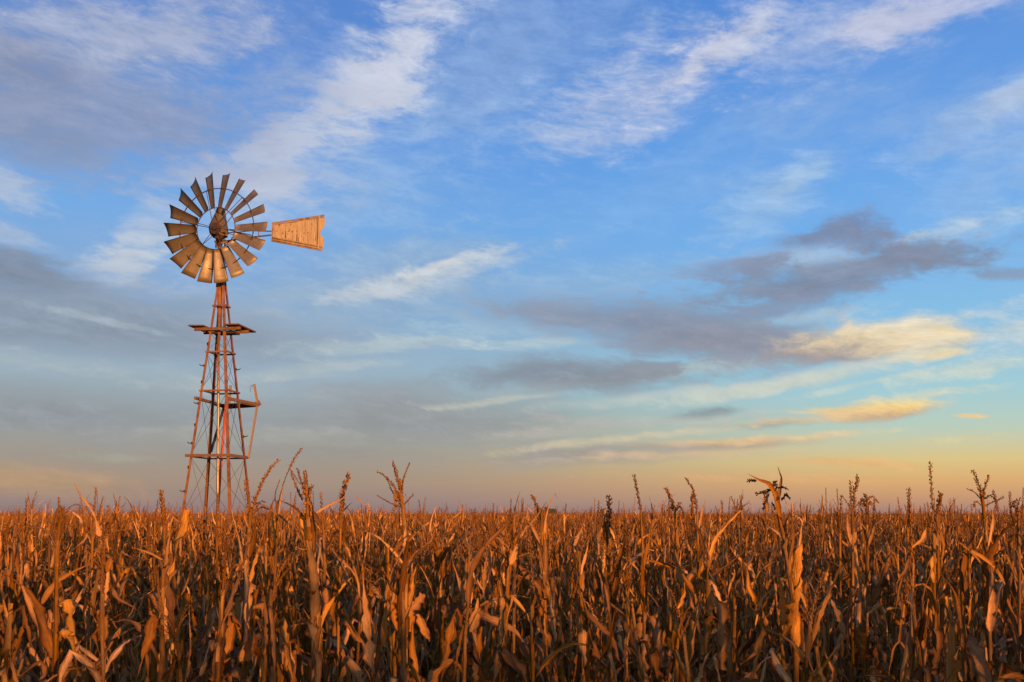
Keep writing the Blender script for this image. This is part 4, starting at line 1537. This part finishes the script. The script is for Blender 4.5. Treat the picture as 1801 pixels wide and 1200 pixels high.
# landmarks: the plants that are easy to point to, left to right, by direction from the camera
marks = sorted((hx / hy, nm) for (hx, hy), nm in zip(HERO_POS, HERO_NAME))
byrow = {}
for c in ind:
    byrow.setdefault(int(round((c[1] - 3.95) / .76)), []).append(c)
for r_, cs in sorted(byrow.items()):
    cs.sort(key=lambda c: c[0] / c[1])
    count = {}
    for c in cs:
        V = VARS[rng.randrange(NVAR)]
        root = empty('corn_plant', (c[0], c[1], 0), rng.uniform(0, 6.28))
        root.scale = (1.0, 1.0, rng.uniform(.91, 1.07))
        root.rotation_euler[0] = R(rng.uniform(-5, 5))
        root.rotation_euler[1] = R(rng.uniform(-5, 5))
        left = [nm for a, nm in marks if a <= c[0] / c[1]]
        ref = left[-1] if left else None
        count[ref] = count.get(ref, 0) + 1
        k = ORD[min(count[ref], 10) - 1]
        row_ = ROWS[min(r_, 9)]
        if ref:
            lab = 'corn plant with %s, %s right of the %s, %s row' % (TNAME[V['tassel']], k, ref, row_)
        else:
            lab = 'corn plant with %s, %s from the left edge, %s row' % (TNAME[V['tassel']], k, row_)
        tag(root, lab, 'corn plant', 'dry corn plants in the front rows of the field')
        for nm, me in V['parts']:
            link(nm, me, root)

# --- the mass of the field behind and around: instances of the same plants on points
rest = [c for c in cells if c not in indset]
N = len(rest)
pm = bpy.data.meshes.new('corn_field')
pm.from_pydata([(c[0], c[1], 0) for c in rest], [], [])
nr = np.random.default_rng(5)
rot = np.zeros((N, 3), dtype=np.float32)
rot[:, 0] = nr.normal(0, .05, N)
rot[:, 1] = nr.normal(0, .05, N)
rot[:, 2] = nr.uniform(0, 6.28, N)
scl = np.ones((N, 3), dtype=np.float32)
sxy = np.array([c[2] for c in rest], dtype=np.float32)
yy = np.array([c[1] for c in rest], dtype=np.float32)
scl[:, 0] = scl[:, 1] = sxy * nr.uniform(.9, 1.1, N)
scl[:, 2] = np.clip(nr.normal(1.0, .06, N), .84, 1.17)
scl[yy < 0, 2] = np.clip(nr.normal(1.04, .04, int((yy < 0).sum())), .95, 1.16)
scl[yy > 60, 2] = np.clip(scl[yy > 60, 2], .9, 1.07)
idx = nr.integers(0, NVAR, N).astype(np.int32)
for nm, tp, dat, key in (('rot', 'FLOAT_VECTOR', rot, 'vector'), ('scl', 'FLOAT_VECTOR', scl, 'vector'), ('idx', 'INT', idx, 'value')):
    at = pm.attributes.new(nm, tp, 'POINT')
    at.data.foreach_set(key, dat.ravel())
field = link('corn_field', pm)
tag(field, 'dense mass of dry brown corn stretching to the horizon', 'cornfield', kind='stuff')
ng = bpy.data.node_groups.new('corn_scatter', 'GeometryNodeTree')
ng.interface.new_socket('Geometry', in_out='INPUT', socket_type='NodeSocketGeometry')
ng.interface.new_socket('Geometry', in_out='OUTPUT', socket_type='NodeSocketGeometry')
gi, go = ng.nodes.new('NodeGroupInput'), ng.nodes.new('NodeGroupOutput')
iop = ng.nodes.new('GeometryNodeInstanceOnPoints')
jn = ng.nodes.new('GeometryNodeJoinGeometry')
for k in reversed(range(NVAR)):
    so = bpy.data.objects.new('corn_plant_source', VARS[k]['whole'])
    oi = ng.nodes.new('GeometryNodeObjectInfo')
    oi.inputs['Object'].default_value = so
    g2 = ng.nodes.new('GeometryNodeGeometryToInstance')
    ng.links.new(oi.outputs['Geometry'], g2.inputs[0])
    ng.links.new(g2.outputs[0], jn.inputs[0])


def named(nm, tp):
    a = ng.nodes.new('GeometryNodeInputNamedAttribute')
    a.data_type = tp
    a.inputs['Name'].default_value = nm
    return a.outputs['Attribute']


ng.links.new(gi.outputs[0], iop.inputs['Points'])
ng.links.new(jn.outputs[0], iop.inputs['Instance'])
iop.inputs['Pick Instance'].default_value = True
ng.links.new(named('idx', 'INT'), iop.inputs['Instance Index'])
e2r = ng.nodes.new('FunctionNodeEulerToRotation')
ng.links.new(named('rot', 'FLOAT_VECTOR'), e2r.inputs[0])
ng.links.new(e2r.outputs[0], iop.inputs['Rotation'])
ng.links.new(named('scl', 'FLOAT_VECTOR'), iop.inputs['Scale'])
ng.links.new(iop.outputs[0], go.inputs[0])
md = field.modifiers.new('scatter', 'NODES')
md.node_group = ng

# ------------------------------------------------------------------ far trees
TYD = 480.0
for k, (px, hw, top, lab) in enumerate(((949, 9.5, 892.5, 'left of the three dark round trees far off on the horizon'),
                                        (963, 7.5, 891.5, 'middle and tallest of the three dark round trees on the horizon'),
                                        (974, 5.5, 894, 'right and smallest of the three dark round trees on the horizon'))):
    b = P(px, 905, TYD + k * 4)
    sF = TYD / FPX
    Ht = EYE + (905 - top) * sF
    t = tag(empty('tree', (b.x, b.y, 0)), lab, 'tree', 'far trees on the horizon')
    MB().tube([(0, 0, -.1), (.1, 0, 1.2), (0, .1, Ht * .6)], [.3, .22, .1], 8).build('trunk', MAT_BARK, t)
    rt = random.Random(50 + k)
    m = MB()
    rx, rz = hw * sF, Ht * .5
    for j in range(1500):
        while True:
            q = Vector((rt.uniform(-1, 1), rt.uniform(-1, 1), rt.uniform(-.9, 1)))
            if .35 < q.length < 1 + .12 * math.sin(5 * q.x + 3 * q.z + k):
                break
        c = Vector((q.x * rx, q.y * rx, Ht * .52 + q.z * rz * .95))
        a = Vector((rt.gauss(0, 1), rt.gauss(0, 1), rt.gauss(0, 1))).normalized()
        bb = a.orthogonal().normalized()
        sz = rt.uniform(.14, .34)
        m.add([c - a * sz, c + bb * sz * .6, c + a * sz, c - bb * sz * .6], [(0, 1, 2, 3)])
    m.build('crown', MAT_TREE, t)
